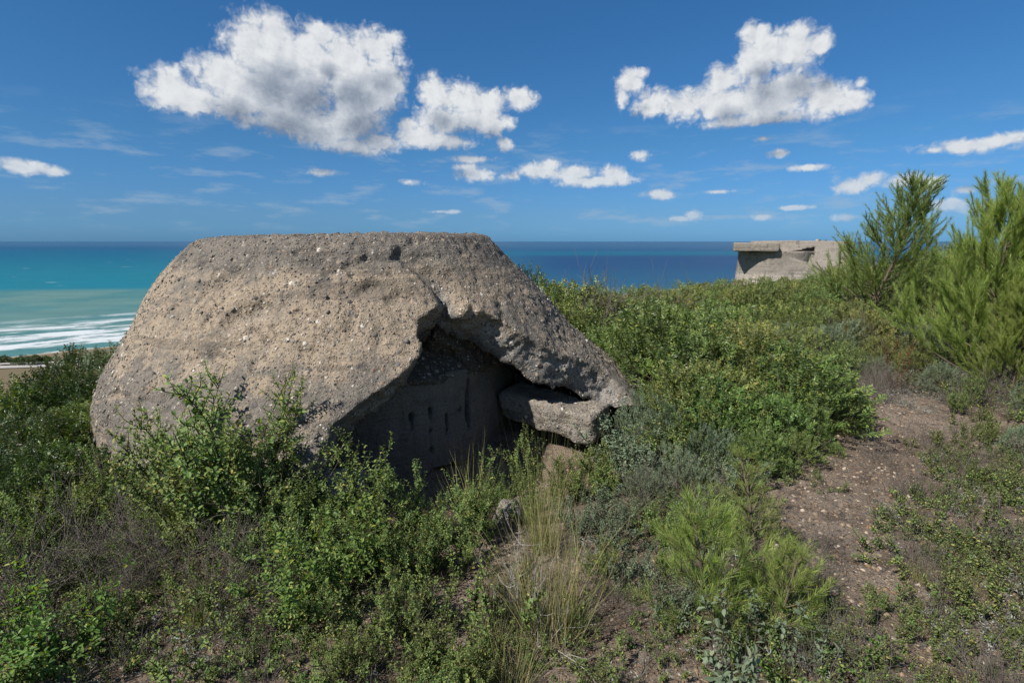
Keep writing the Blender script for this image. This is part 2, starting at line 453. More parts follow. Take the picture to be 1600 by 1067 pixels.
m, t, o = mat('river_pebble'); M['pebble'] = m
g = t.node('ShaderNodeNewGeometry')
c = stone_cols(t, g.outputs['Random Per Island'])
c = t.mix(1.0, c, (.80, .72, .64), 'MULTIPLY')
c = t.mix(.6, c, t.ramp(t.noise(wpos(t), 90, 4, .65), [(.3, (.6, .6, .6)), (.7, (1.3, 1.3, 1.3))]), 'MULTIPLY')
principled(t, o, c, .75, .25, t.noise(wpos(t), 120, 3), .3, .004)
m, t, o = mat('embedded_pebble'); M['embedded'] = m
g = t.node('ShaderNodeNewGeometry')
c = t.ramp(g.outputs['Random Per Island'], [(0, (.06, .058, .058)), (.3, (.13, .125, .118)), (.55, (.20, .175, .14)), (.8, (.27, .22, .165)), (.95, (.36, .33, .28)), (1, (.55, .52, .48))])
c = t.mix(t.smooth(t.noise(wpos(t), 60, 3, .65), .4, .6, 0, .8), c, (.17, .15, .125))
principled(t, o, c, .85, .2, t.noise(wpos(t), 120, 3), .4, .006)

m, t, o = mat('rust'); M['rust'] = m
principled(t, o, t.mix(t.noise(wpos(t), 50, 3), (.10, .04, .02), (.03, .018, .012)), .9, .1)

# soil
m, t, o = mat('stony_soil'); M['soil'] = m
p = wpos(t)
sp = t.node('ShaderNodeSeparateXYZ'); t.l.new(p, sp.inputs[0])
c = t.mix(t.smooth(t.noise(p, .8, 5, .6), .4, .62), (.175, .135, .105), (.250, .202, .160))
c = t.mix(t.smooth(t.noise(p, 7, 5, .65), .45, .65, 0, .7), c, (.052, .038, .027))
c = t.mix(.8, c, t.ramp(t.noise(p, 90, 5, .7), [(.3, (.5, .5, .5)), (.7, (1.5, 1.45, 1.4))]), 'MULTIPLY')
h = t.noise(p, 60, 5, .7)
pw = t.vmath('ADD', p, t.vmath('MULTIPLY', t.noise(p, 40, 2, .5, out='Color'), (.010, .010, .010)))
for sc, th, am in ((30, .38, .40), (62, .42, .7), (120, .42, .8)):
    v = t.voro(pw, sc); cr = t.node('ShaderNodeSeparateColor'); t.l.new(v.outputs['Color'], cr.inputs[0])
    k = t.math('MULTIPLY', t.math('GREATER_THAN', cr.outputs[1], 1 - am * .6), t.smooth(v.outputs['Distance'], th * .7, th, 1, 0))
    c = t.mix(t.math('MULTIPLY', k, .85), c, stone_cols(t, cr.outputs[0]))
    h = t.math('ADD', h, t.math('MULTIPLY', k, t.math('SUBTRACT', th * 1.3, v.outputs['Distance'])))
dd = t.math('SQRT', t.math('ADD', t.math('POWER', sp.outputs[0], 2), t.math('POWER', sp.outputs[1], 2)))
farc = t.mix(t.smooth(t.noise(p, .25, 6, .7), .50, .68), (.055, .078, .024), (.11, .10, .055))
c = t.mix(t.smooth(dd, 9, 14), c, farc)
c = t.mix(t.smooth(sp.outputs[2], -56.0, -57.0), c, t.mix(t.noise(p, .03, 4), (.17, .125, .085), (.11, .10, .055)))
c = t.mix(t.smooth(sp.outputs[2], -57.7, -58.6), c, (.30, .25, .19))
principled(t, o, c, .95, .1, h, 1.0, .02)

# sea
m, t, o = mat('sea_water'); M['sea'] = m
p = wpos(t); sp = t.node('ShaderNodeSeparateXYZ'); t.l.new(p, sp.inputs[0])
X, Y = sp.outputs[0], sp.outputs[1]
pn = t.vmath('MULTIPLY', p, (.0012, .0030, 0))
wob = t.math('MULTIPLY', t.math('SUBTRACT', t.noise(pn, 1.0, 5, .55), .5), 1.0)
Yw = t.math('MULTIPLY', Y, t.math('ADD', 1.0, t.math('MULTIPLY', wob, .35)))
# colour of the water by how deep and how turbid it is, going out from the beach
near = t.smooth(Yw, 640, 735, 0, 1)
left = t.smooth(t.math('DIVIDE', X, Y), -.10, .10, 0, 1)                      # 0 over the shallow shelf to the left
shal = t.mix(t.smooth(t.noise(p, .012, 4), .4, .6), (.060, .160, .150), (.095, .185, .160))
teal = t.ramp(t.smooth(t.math('LOGARITHM', Yw, 10), 2.8, 4.1), [(0, (.006, .140, .180)), (.25, (.003, .100, .155)), (.5, (.002, .082, .150)), (.8, (.010, .068, .140)), (1, (.030, .090, .165))])
deep = t.ramp(t.smooth(t.math('LOGARITHM', Yw, 10), 2.8, 4.1), [(0, (.012, .075, .135)), (.15, (.007, .045, .115)), (.38, (.008, .040, .110)), (.46, (.003, .085, .145)), (.56, (.003, .088, .148)), (.63, (.010, .060, .135)), (1, (.030, .088, .165))])
col = t.mix(left, teal, deep)
col = t.mix(near, shal, col)
pl = t.vmath('MULTIPLY', p, (.010, .035, 0))
col = t.mix(.55, col, t.ramp(t.noise(pl, 1.0, 6, .7), [(.3, (.72, .75, .78)), (.7, (1.22, 1.2, 1.18))]), 'MULTIPLY')
# breakers: bands parallel to the beach, broken up
T = t.math('ADD', t.math('MULTIPLY', X, -.66), t.math('MULTIPLY', Y, .751))
U = t.math('ADD', t.math('MULTIPLY', X, .751), t.math('MULTIPLY', Y, .66))
uv = t.node('ShaderNodeCombineXYZ'); t.put(uv.inputs[0], t.math('MULTIPLY', U, .010)); t.put(uv.inputs[1], t.math('MULTIPLY', T, .030))
fo = t.noise(uv.outputs[0], 1.6, 10, .72)
sw = t.noise(uv.outputs[0], .45, 2, .5)
ph = t.math('ADD', t.math('MULTIPLY', T, .125), t.math('MULTIPLY', sw, 9))
wave = t.math('SINE', ph)
lim = t.math('ADD', t.smooth(t.math('DIVIDE', X, Y), -.35, .1, 575, 400), t.math('MULTIPLY', t.math('SUBTRACT', sw, .5), 160))
zone = t.math('MULTIPLY', t.math('LESS_THAN', T, 2000), t.smooth(t.math('SUBTRACT', T, lim), -70, 0, 1, 0))
patch = t.noise(t.vmath('MULTIPLY', p, (.004, .007, 0)), 1.0, 3, .5)
fm = t.math('ADD', t.math('MULTIPLY', wave, .060), t.math('ADD', fo, t.math('MULTIPLY', t.math('SUBTRACT', patch, .5), .30)))
fm = t.math('ADD', t.math('MULTIPLY', t.math('SUBTRACT', t.noise(uv.outputs[0], 9, 5, .7), .5), .28), fm)
fm = t.math('MULTIPLY', t.smooth(fm, .49, .60), zone)
fm = t.math('MAXIMUM', fm, t.math('MULTIPLY', t.smooth(t.noise(t.vmath('MULTIPLY', p, (.012, .05, 0)), 1.0, 3, .6), .705, .74), .75))
col = t.mix(t.math('MULTIPLY', fm, .92), col, (.60, .62, .62))
b = principled(t, o, col, .45, .25, t.math('ADD', t.noise(t.vmath('MULTIPLY', p, (.25, .5, 0)), 1.0, 5, .6), t.math('MULTIPLY', fm, .5)), .6, .8)

m, t, o = mat('pale_asphalt'); M['road'] = m
principled(t, o, t.mix(t.noise(wpos(t), .4, 4), (.30, .29, .28), (.38, .37, .35)), .9, .2)
m, t, o = mat('white_road_rail'); M['rail'] = m
principled(t, o, t.mix(t.noise(wpos(t), 2, 3), (.62, .62, .60), (.5, .5, .48)), .6, .3)

# ------------------------------------------------------------------ ground and sea
def axis(lo, hi, n, s):
    u = np.linspace(math.asinh(lo / s), math.asinh(hi / s), n); return np.sinh(u) * s


xs = axis(-2600, 2600, 620, 1.6); ys = axis(-60 - 0, 3000, 560, 2.2)
ys = ys + 3.0
GX, GY = np.meshgrid(xs, ys)
GZ = height(GX, GY)
V = np.stack([GX, GY, GZ], -1).reshape(-1, 3)
ny, nx = GX.shape
idx = np.arange(nx * ny).reshape(ny, nx)
Q = np.stack([idx[:-1, :-1], idx[:-1, 1:], idx[1:, 1:], idx[1:, :-1]], -1).reshape(-1, 4)
obj('ground', faces_same(V, Q, 'ground', M['soil']), kind='structure')
Vs = np.array([(-1, -.02, 0), (1, -.02, 0), (1, 1, 0), (-1, 1, 0)]) * 90000 + [0, 0, -60]
obj('sea', faces_same(Vs, [[0, 1, 2, 3]], 'sea', M['sea'], False), kind='structure')


# ------------------------------------------------------------------ solids from distance fields
def surface_nets(Fd, org, h):
    s = Fd < 0
    def crn(A, a, b, c):
        return A[a:A.shape[0] - 1 + a, b:A.shape[1] - 1 + b, c:A.shape[2] - 1 + c]
    anyc = np.zeros(tuple(n - 1 for n in Fd.shape), bool); allc = np.ones_like(anyc)
    for a in (0, 1):
        for b in (0, 1):
            for c in (0, 1):
                q = crn(s, a, b, c); anyc |= q; allc &= q
    act = np.argwhere(anyc & ~allc)
    cid = np.full(anyc.shape, -1, np.int32); cid[act[:, 0], act[:, 1], act[:, 2]] = np.arange(len(act))
    cs = [(a, b, c) for a in (0, 1) for b in (0, 1) for c in (0, 1)]
    val = {k: Fd[act[:, 0] + k[0], act[:, 1] + k[1], act[:, 2] + k[2]] for k in cs}
    acc = np.zeros((len(act), 3)); cnt = np.zeros(len(act))
    for k in cs:
        for ax in range(3):
            if k[ax]: continue
            k2 = list(k); k2[ax] = 1; k2 = tuple(k2)
            v0, v1 = val[k], val[k2]; cr = (v0 < 0) != (v1 < 0)
            tt = np.where(cr, v0 / np.where(cr, v0 - v1, 1), 0)
            pt = np.tile(np.array(k, float), (len(act), 1)); pt[:, ax] += tt
            acc += pt * cr[:, None]; cnt += cr
    V = (act + acc / np.maximum(cnt, 1)[:, None]) * h + org
    faces = []
    for ax in range(3):
        sl0 = [slice(None)] * 3; sl1 = [slice(None)] * 3
        sl0[ax] = slice(0, -1); sl1[ax] = slice(1, None)
        d = np.argwhere(s[tuple(sl0)] != s[tuple(sl1)])
        b, c = [(1, 2), (2, 0), (0, 1)][ax]
        ok = (d[:, b] > 0) & (d[:, c] > 0) & (d[:, b] < Fd.shape[b] - 1) & (d[:, c] < Fd.shape[c] - 1)
        d = d[ok]
        eb = np.zeros(3, int); eb[b] = 1; ec = np.zeros(3, int); ec[c] = 1
        q = [d - eb - ec, d - ec, d, d - eb]
        q = np.stack([cid[x[:, 0], x[:, 1], x[:, 2]] for x in q], 1)
        inside = s[d[:, 0], d[:, 1], d[:, 2]]
        q[~inside] = q[~inside][:, ::-1]
        faces.append(q)
    return V, np.concatenate(faces)


def vnormals(V, Fq):
    fn = np.cross(V[Fq[:, 2]] - V[Fq[:, 0]], V[Fq[:, 3]] - V[Fq[:, 1]])
    n = np.zeros_like(V)
    for k in range(4): np.add.at(n, Fq[:, k], fn)
    return norm(n)


def field(lo, hi, h, fn, band=.13, noise_fn=None):
    """fn(p) base distance; noise_fn(p, f) adds detail only near the surface"""
    ax = [np.arange(lo[k], hi[k] + h, h, dtype=np.float32) for k in range(3)]
    shp = tuple(len(a) for a in ax)
    out = np.empty(shp, np.float32)
    yy, zz = np.meshgrid(ax[1], ax[2], indexing='ij')
    for i, x in enumerate(ax[0]):
        p = np.stack([np.full(yy.size, x, np.float32), yy.ravel(), zz.ravel()], 1)
        f = fn(p)
        if noise_fn is not None:
            k = np.abs(f) < band
            if k.any(): f = f.copy(); f[k] = noise_fn(p[k], f[k])
        out[i] = f.reshape(yy.shape)
    for k in range(3):                                   # always closed
        sl = [slice(None)] * 3; sl[k] = 0; out[tuple(sl)] = np.maximum(out[tuple(sl)], .01)
        sl[k] = -1; out[tuple(sl)] = np.maximum(out[tuple(sl)], .01)
    return surface_nets(out, np.array(lo, float), h)


# --- the broken dome
BC = np.array([-1.85, 6.2])
RLz = [-.3, .1, .33, .44, .65, .87, 1.15, 1.38, 1.65, 1.74, 1.80]
RLr = [2.50, 2.44, 2.42, 2.38, 2.25, 2.11, 1.95, 1.80, 1.56, 1.44, 1.34]
RRz = [-.3, .1, .17, .33, .71, 1.12, 1.47, 1.75, 1.90]
RRr = [3.60, 3.36, 3.27, 3.06, 2.57, 2.21, 1.85, 1.58, 1.36]


def Rdome(z, th):
    w = np.clip((1 + np.cos(th - math.atan2(-.12, 1.0))) / 2 * 1.3 - .2, 0, 1)
    a = np.interp(z, RLz, RLr); b = np.interp(z, RRz, RRr)
    return a + (b - a) * w


def hit_dome(px, py):
    d = ray(px, py); d = d / d[1]
    Ds = np.arange(2.2, 7.0, .01)
    P = np.array([0, 0, CAM_Z]) + d[None] * Ds[:, None]
    rel = P[:, :2] - BC; r = np.hypot(rel[:, 0], rel[:, 1]); th = np.arctan2(rel[:, 1], rel[:, 0])
    g = r - Rdome(P[:, 2], th)
    k = np.argmax(g < 0) if (g < 0).any() else np.argmin(g)
    return P[k], th[k], P[k, 2]


OUT = [(470, 775), (482, 745), (497, 722), (512, 690), (520, 665), (548, 640), (572, 622), (600, 602), (632, 580), (655, 556), (662, 538), (652, 520),
       (656, 500), (672, 487), (694, 478), (704, 466), (708, 480), (722, 486), (760, 488), (785, 502), (815, 522), (850, 543), (890, 556), (930, 572), (958, 590), (976, 612), (976, 616), (976, 617), (800, 800)]
polys = []
for a in OUT:
    Pk, th, zz = hit_dome(*a); polys.append((th * 2.6, zz))
polys = np.array(polys); polys[0, 1] = -.4; polys[-1, 1] = -.6; polys[-2, 1] = -.6; polys[-3, 1] = .0
print('poly', np.round(polys, 2).tolist())


def poly_sd(P2, poly):
    d = np.full(len(P2), 1e9); ins = np.zeros(len(P2), bool)
    n = len(poly)
    for i in range(n):
        a = poly[i]; b = poly[(i + 1) % n]; e = b - a; w = P2 - a
        tt = np.clip((w @ e) / max(e @ e, 1e-9), 0, 1)
        q = w - tt[:, None] * e; d = np.minimum(d, (q ** 2).sum(1))
        c1 = (a[1] > P2[:, 1]) != (b[1] > P2[:, 1])
        with np.errstate(divide='ignore', invalid='ignore'):
            xi = a[0] + (P2[:, 1] - a[1]) * (b[0] - a[0]) / (b[1] - a[1] if b[1] != a[1] else 1e-9)
        ins ^= c1 & (P2[:, 0] < xi)
    d = np.sqrt(d); return np.where(ins, -d, d)


def smax(a, b, k):
    h = np.clip(.5 + .5 * (a - b) / k, 0, 1); return b + (a - b) * h + k * h * (1 - h)


TH = .46
TH_APEX = hit_dome(712, 488)[1]


def dome_parts(p):
    rel = p[:, :2] - BC.astype(np.float32); r = np.hypot(rel[:, 0], rel[:, 1]); th = np.arctan2(rel[:, 1], rel[:, 0])
    z = p[:, 2]; R = Rdome(z, th)
    side = (r - R) * .75
    top = z - (1.745 + .020 * rel[:, 0] + .012 * (1 - (r / 1.6) ** 2))
    return r, th, z, R, side, top


def dome_f(p):
    r, th, z, R, side, top = dome_parts(p)
    out = smax(side, top, .05)
    out = np.maximum(out, (.12 - z))
    rc = 1.88 - np.clip(z - .50, 0, .45) * 1.1
    inner = np.maximum(r - (R - TH), rc + np.maximum(z - .46, 0) * .9 - r)
    cavity = np.maximum(np.maximum(inner, (th - .02) * 2), (-2.1 - th) * 2)
    near = (th < .6) & (th > -2.6)
    g = np.maximum(R - r, 0) * .75
    cut = np.full(len(p), 9.0, np.float32)
    k = near & (side < .3)
    if k.any():
        cut[k] = poly_sd(np.stack([th[k] * 2.6, z[k] + .66 * g[k]], 1), polys) + .38 * np.minimum(g[k], .36) * sstep(th[k], TH_APEX + .02, TH_APEX + .42)
    cut = np.maximum(cut * .92, rc - r)
    # the seat of the dome on the ring wall
    seat = np.maximum(np.maximum(r - 1.93, z - .46), (th - .1) * 2)
    cut = np.minimum(cut, np.minimum(cavity, seat))
    return np.maximum(out, -cut)


# cracks and spalled hollows of the shell: polylines of the photo brought on to the surface
CR = [([(628, 398), (645, 410), (662, 424), (676, 436), (686, 444), (696, 458), (704, 470), (710, 486)], .042, .20),
      ([(676, 430), (684, 438), (690, 446), (700, 466)], .062, .16),
      ([(540, 418), (552, 412), (575, 406), (604, 408), (622, 402)], .020, .09),
      ([(505, 405), (530, 410)], .010, .04),
      ([(440, 418), (462, 412), (480, 420)], .009, .03),
      ([(272, 430), (290, 420)], .010, .04),
      ([(362, 502), (374, 492), (392, 490), (404, 482), (412, 488)], .050, .14),
      ([(398, 496), (404, 510), (416, 516), (420, 528)], .040, .11),
      ([(318, 512), (326, 498), (336, 482), (345, 476)], .018, .05),
      ([(256, 502), (262, 490), (276, 482)], .016, .03),
      ([(300, 560), (330, 556), (352, 566)], .030, .04), ([(610, 470), (622, 462), (640, 466)], .040, .05), ([(470, 545), (486, 552)], .03, .05), ([(560, 455), (580, 448), (598, 452)], .045, .05),
      ([(210, 640), (224, 622), (232, 634)], .03, .08), ([(180, 612), (190, 626), (196, 640)], .03, .08),
      ([(440, 640), (436, 660)], .012, .03), ([(520, 560), (540, 566)], .012, .03),
      ([(735, 505), (760, 502), (782, 512), (800, 522)], .022, .07), ([(745, 425), (747, 440)], .012, .03)]
segs = []
for pl_, wdt, dep in CR:
    q = [hit_dome(*a)[0] for a in pl_]
    for a, b in zip(q[:-1], q[1:]): segs.append((a, b, wdt, dep))


def dome_noise(p, f):
    r, th, z, R, side, top = dome_parts(p)
    g = np.maximum(R - r, 0)
    deep = sstep(g, .03, .12)                      # fractured and inner faces are rougher
    f = f + fbm(p, 1.6, 2) * .022 + fbm(p, 6.0, 3) * (.016 + .020 * deep) + fbm(p, 19, 3) * (.010 + .022 * deep)
    pit = np.maximum(vnoise(p * 9.0) - .22, 0) * .10 + np.maximum(fbm(p, 1.3, 2) - .05, 0) * np.maximum(vnoise(p * 24.0), 0) * .22
    f = f + pit
    for a, b, wdt, dep in segs:
        lo = np.minimum(a, b) - .12; hi = np.maximum(a, b) + .12
        k = ((p > lo) & (p < hi)).all(1)
        if not k.any(): continue
        e = b - a; w = p[k] + fbm(p[k], 14, 2)[:, None] * .03 - a
        tt = np.clip((w @ e) / (e @ e), 0, 1); dd_ = np.linalg.norm(w - tt[:, None] * e, axis=1)
        f[k] = f[k] + dep * 1.7 * np.exp(-(dd_ / wdt) ** 2)
    return f


V, Fq = field((-4.85, 2.9, -.0), (1.62, 9.6, 1.93), .0205, dome_f, .13, dome_noise)
N = vnormals(V, Fq)
V = V + N * (fbm(V, 38, 2) * .012)[:, None]
r, th, z, R, side, top = dome_parts(V)
fract = sstep(-side, .045, .11) * (top < -.1)
# pebbles standing proud of the surface
rg = np.random.default_rng(3)


def ico(sub=1):
    import bmesh
    bm = bmesh.new(); bmesh.ops.create_icosphere(bm, subdivisions=sub, radius=1.0)
    v = np.array([q.co[:] for q in bm.verts]); f = np.array([[q.index for q in fc.verts] for fc in bm.faces]); bm.free()
    return v, f


def pebbles(rng, pos, nrm, size, flat=(.55, .85), sink=.35, sub=1):
    v0, f0 = ico(sub); n = len(pos)
    a = norm(np.cross(nrm, norm(rng.normal(size=(n, 3))))); b = np.cross(nrm, a)
    sx = size * rng.uniform(.8, 1.25, n); sy = size * rng.uniform(.6, 1.0, n); sz = size * rng.uniform(*flat, n)
    lump = 1 + rng.uniform(-.16, .16, (n, len(v0), 1))
    v = v0[None] * lump
    Vp = pos[:, None] + v[..., 0:1] * (a * sx[:, None])[:, None] + v[..., 1:2] * (b * sy[:, None])[:, None] + (v[..., 2:3]) * (nrm * sz[:, None])[:, None] - (nrm * (sz * sink)[:, None])[:, None]
    Fp = f0[None] + (np.arange(n) * len(v0))[:, None, None]
    return Vp.reshape(-1, 3), Fp.reshape(-1, 3)


cand = np.where((V[:, 1] < 7.4) & (V[:, 2] > .1) & (N[:, 2] > -.6))[0]
em = fbm(V[cand], 1.1, 3); keep = rg.random(len(cand)) < np.clip(.35 + em * 1.6, .06, 1) * (1 + fract[cand] * .5)
cand = cand[keep]; pick = rg.choice(cand, min(9000, len(cand)), replace=False)
sz = (.007 + .017 * rg.random(len(pick)) ** 2.6) * np.where(V[pick, 2] > 1.6, .7, 1.0)
Vp, Fp = pebbles(rg, V[pick] + rg.normal(size=(len(pick), 3)) * .006, N[pick], sz, (.45, .75), .6)
Va = np.concatenate([V, Vp]); loops = np.concatenate([Fq.ravel(), (Fp + len(V)).ravel()])
sizes = np.concatenate([np.full(len(Fq), 4), np.full(len(Fp), 3)]); mi = np.concatenate([np.zeros(len(Fq)), np.ones(len(Fp))])
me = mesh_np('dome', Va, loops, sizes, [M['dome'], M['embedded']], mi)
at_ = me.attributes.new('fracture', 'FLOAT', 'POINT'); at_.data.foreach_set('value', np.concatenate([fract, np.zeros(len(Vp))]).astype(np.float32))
inn_ = sstep(-side, .22, .34) * (top < -.15)  # depth mask for the shade painted inside the breach
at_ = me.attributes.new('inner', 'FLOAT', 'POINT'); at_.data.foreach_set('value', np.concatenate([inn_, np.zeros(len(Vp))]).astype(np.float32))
bunker = empty('bunker', (BC[0], BC[1], 0), label='large broken concrete bunker dome with a dark breach in its front', category='bunker')


def part_at(name, me, parent, **kw):
    o = obj(name, me, parent, **kw); o.location = -parent.location; return o


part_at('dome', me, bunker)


# ring wall under the dome
def ring_f(p):
    rel = p[:, :2] - BC; r = np.hypot(rel[:, 0], rel[:, 1]); z = p[:, 2]
    f = np.maximum(np.maximum(r - 1.87, 1.5 - r), z - .52)
    hp = at(692, 752, 4.72)
    hole = (np.sqrt(((p[:, 0] - hp[0]) / .20) ** 2 + ((p[:, 1] - hp[1]) / .5) ** 2 + ((p[:, 2] - hp[2]) / .13) ** 2) - 1) * .13
    hole = np.where(p[:, 1] < 5.6, hole, 1)
    for (px, w) in ((668, .013), (706, .013), (632, .010), (750, .011), (783, .022)):
        q = at(px, 640, 4.75)
        dth = np.abs(np.arctan2(rel[:, 1], rel[:, 0]) - math.atan2(q[1] - BC[1], q[0] - BC[0])) * 1.84 - w
        zc = {668: (-.22, .24), 706: (-.06, .28), 632: (-.1, .2), 750: (.12, .36), 783: (-.1, .47)}[px]
        slot = np.maximum(np.maximum(dth + vnoise(p * 12) * .012, np.maximum(zc[0] - z, z - zc[1])), 1.72 - r)
        hole = np.minimum(hole, slot * .8)
    return np.maximum(f, -hole)


V, Fq = field((-4.0, 4.0, -.9), (.3, 8.3, .56), .022, ring_f, .13, lambda p, f: f + fbm(p, 2.2, 2) * .04 + fbm(p, 11, 3) * .016 + np.maximum(vnoise(p * 7) - .3, 0) * .15)
part_at('ring_wall', faces_same(V, Fq, 'ring_wall', M['ring']), bunker)


# loose and jutting pieces of concrete
def block(name, label, cat, centre, half, rot, mats, h=.02, rough=.05, rnd=.04, seed=0, group=None, cut=None):
    from mathutils import Euler
    Rm = np.array(Euler(rot).to_matrix())
    half = np.array(half); ext = half.max() + .12
    def fn(p):
        q = np.abs(p) - half + rnd
        f = np.linalg.norm(np.maximum(q, 0), axis=1) + np.minimum(q.max(1), 0) - rnd
        if cut is not None: f = np.maximum(f, cut(p))
        return f
    def nf(p, f):
        return f + fbm(p + seed * 3.1, 3.5, 2) * rough * 1.6 + fbm(p + seed, 14, 3) * rough * .55
    V, Fq = field(tuple(-half - .12), tuple(half + .12), h, fn, .2, nf)
    N = vnormals(V, Fq)
    k = rg.choice(len(V), min(int(len(V) * .05) + 5, 900), replace=False)
    Vp, Fp = pebbles(rg, V[k], N[k], .006 + .012 * rg.random(len(k)) ** 2.5, (.5, .8), .45)
    Va = np.concatenate([V, Vp]) @ Rm.T
    me = mesh_np(name, Va, np.concatenate([Fq.ravel(), (Fp + len(V)).ravel()]), np.concatenate([np.full(len(Fq), 4), np.full(len(Fp), 3)]), [mats, M['embedded']],
                 np.concatenate([np.zeros(len(Fq)), np.ones(len(Fp))]))
    o = obj(name, me, None, label=label, category=cat); o.location = centre
    if group: o['group'] = group
    return o


a0 = at(806, 606, 5.35); a1 = at(944, 640, 4.75); ctr = (a0 + a1) / 2
ang = math.atan2(a1[1] - a0[1], a1[0] - a0[0]); tilt = math.atan2(a1[2] - a0[2], np.hypot(*(a1 - a0)[:2]))
L = np.linalg.norm(a1 - a0)
block('concrete_ledge', 'slanting slab of broken concrete jutting under the right arm of the dome', 'slab', ctr + [-.02, .14, -.17], (L / 2 + .04, .2, .150), (0.10, -tilt, ang), M['rubble'], .018, .035, .05, 2)
c0 = at(513, 772, 3.45)
block('concrete_chunk', 'pale chunk of concrete lying below the left tip of the breach', 'rubble', c0 + [0, .15, -.08], (.20, .17, .17), (.3, .2, .6), M['rubble'], .018, .09, .08, 5)
c0 = at(792, 800, 3.35)
block('fallen_rock', 'small upright grey rock among dead twigs in front of the breach', 'rock', c0 + [0, .06, -.1], (.075, .07, .13), (.1, .25, .4), M['rubble'], .014, .05, .05, 8)
c0 = at(1105, 1062, 1.95)
block('flat_stone', 'flat pale stone half buried at the bottom of the photo below the young pine', 'rock', c0 + [0, .05, -.03], (.20, .11, .05), (.0, .05, .2), M['rubble'], .014, .03, .04, 9)

# ------------------------------------------------------------------ the second bunker on the right
def prism(outline, z0, z1, bev=.04):
    """outline (x, y) counter-clockwise -> closed prism with a small top chamfer"""
    o_ = np.array(outline, float); n = len(o_); c_ = o_.mean(0)
    inn = c_ + (o_ - c_) * (1 - bev / np.linalg.norm(o_ - c_, axis=1, keepdims=True))
    V = np.concatenate([np.c_[o_, np.full(n, z0)], np.c_[o_, np.full(n, z1 - bev)], np.c_[inn, np.full(n, z1)]])
    loops = []; sizes = []
    for k in range(2):
        for i in range(n):
            j = (i + 1) % n; loops += [k * n + i, k * n + j, (k + 1) * n + j, (k + 1) * n + i]; sizes.append(4)
    loops += list(range(2 * n, 3 * n)); sizes.append(n)
    loops += list(range(n))[::-1]; sizes.append(n)
    return V, loops, sizes


def far_bunker():
    D = 30.0; k = D / F_PX / 1.016
    X0 = (1157 - 800) * k
    e = empty('far_bunker', (X0, D, -1.6), label='low pale concrete bunker with overhanging slab roof on the far right by the sea', category='bunker')
    e.rotation_euler[2] = -.37; e.scale = (.93, 1, 1)
    Z = lambda py: CAM_Z + (ray(1200, py)[2] / ray(1200, py)[1]) * D
    X = lambda px: (px - 800) * k - X0
    def sdf_part(name, fn, lo, hi, h=.055, amp=.05):
        V, Fq = field(lo, hi, h, fn, .2, lambda p, f: f + fbm(p, 1.4, 3) * amp + fbm(p, 6, 2) * amp * .5)
        V = V - [0, 0, -1.6]
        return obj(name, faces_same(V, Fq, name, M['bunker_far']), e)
    zt = Z(376); zs = Z(393)
    # body: rounded plan, wall curving into a battered flank
    def body(p):
        cx, cy = 2.1, 2.3
        r = np.hypot((p[:, 0] - cx) / 1.0, (p[:, 1] - cy))
        f1 = r - 2.15 - np.maximum(zs - .5 - p[:, 2], 0) * .05
        f1 = np.maximum(f1, p[:, 2] - zs)
        ramp = Z(399) - (p[:, 0] - X(1222)) * .28           # flank falling to the right
        f2 = np.maximum(np.maximum(np.abs(p[:, 1] - 1.6) - 1.5 + p[:, 2] * .12, p[:, 2] - np.minimum(ramp, Z(396))), np.maximum(X(1200) - p[:, 0], p[:, 0] - X(1292)))
        return np.minimum(f1, f2)
    sdf_part('wall', body, (-.4, -.6, -1.7), (5.4, 4.9, zs + .1))
    def roof(p):
        q = np.maximum(np.abs(p[:, 0] - (X(1147) + X(1216)) / 2) - (X(1216) - X(1147)) / 2, np.abs(p[:, 1] - 1.9) - 2.05)
        f1 = np.maximum(q, np.maximum(zs - p[:, 2], p[:, 2] - Z(379.5)))
        back = np.maximum(np.maximum(X(1180) - p[:, 0], p[:, 0] - X(1330)), np.abs(p[:, 1] - 4.0) - 2.6 + np.maximum(0, Z(379) - p[:, 2]) * -.5)
        zt_ = Z(377) + .03 - .012 * np.abs(p[:, 0] - 3)
        f2 = np.maximum(back, np.maximum(p[:, 2] - zt_, -1.0 - p[:, 2]))
        # recess in the side
        rec = np.maximum(np.abs(p[:, 0] - X(1256)) - .6, np.maximum(np.abs(p[:, 2] - (Z(393) - .1)) - .35 + np.abs(p[:, 0] - X(1275)) * .22, np.abs(p[:, 1] - 1.4) - .28))
        return np.minimum(f1, np.maximum(f2, -rec))
    sdf_part('roof', roof, (-1.0, -.9, -1.1), (7.4, 6.9, Z(375) + .15), .06, .035)
    st_ = pebbles(rg, np.array([[X(1281), 2.5, Z(376.5) + 1.6], [X(1285), 2.7, Z(376.5) + 1.6], [X(1293), 2.4, Z(377) + 1.6]]), np.tile([0., 0, 1], (3, 1)), np.array([.15, .12, .09]), (.6, .9), 0, 2)
    o = obj('roof_stone', faces_same(st_[0], st_[1], 'roof_stone', M['pebble']), e)
    return e


far_bunker()


# ------------------------------------------------------------------ plants: vectorised builders
LEAF7 = (np.array([(0, 0, 0), (-.40, .28, .0), (-.46, .62, .0), (0, 1, 0), (.46, .62, 0), (.40, .28, 0), (0, .48, 0)], float),
         np.array([(0, 6, 1), (1, 6, 2), (2, 6, 3), (3, 6, 4), (4, 6, 5), (5, 6, 0)]))
LEAF4 = (np.array([(0, 0, 0), (-.5, .5, 0), (0, 1, 0), (.5, .5, 0)], float), np.array([(0, 2, 1), (0, 3, 2)]))
NEEDLE = (np.array([(-.5, 0, 0), (.5, 0, 0), (0, 1, 0)], float), np.array([(0, 1, 2)]))


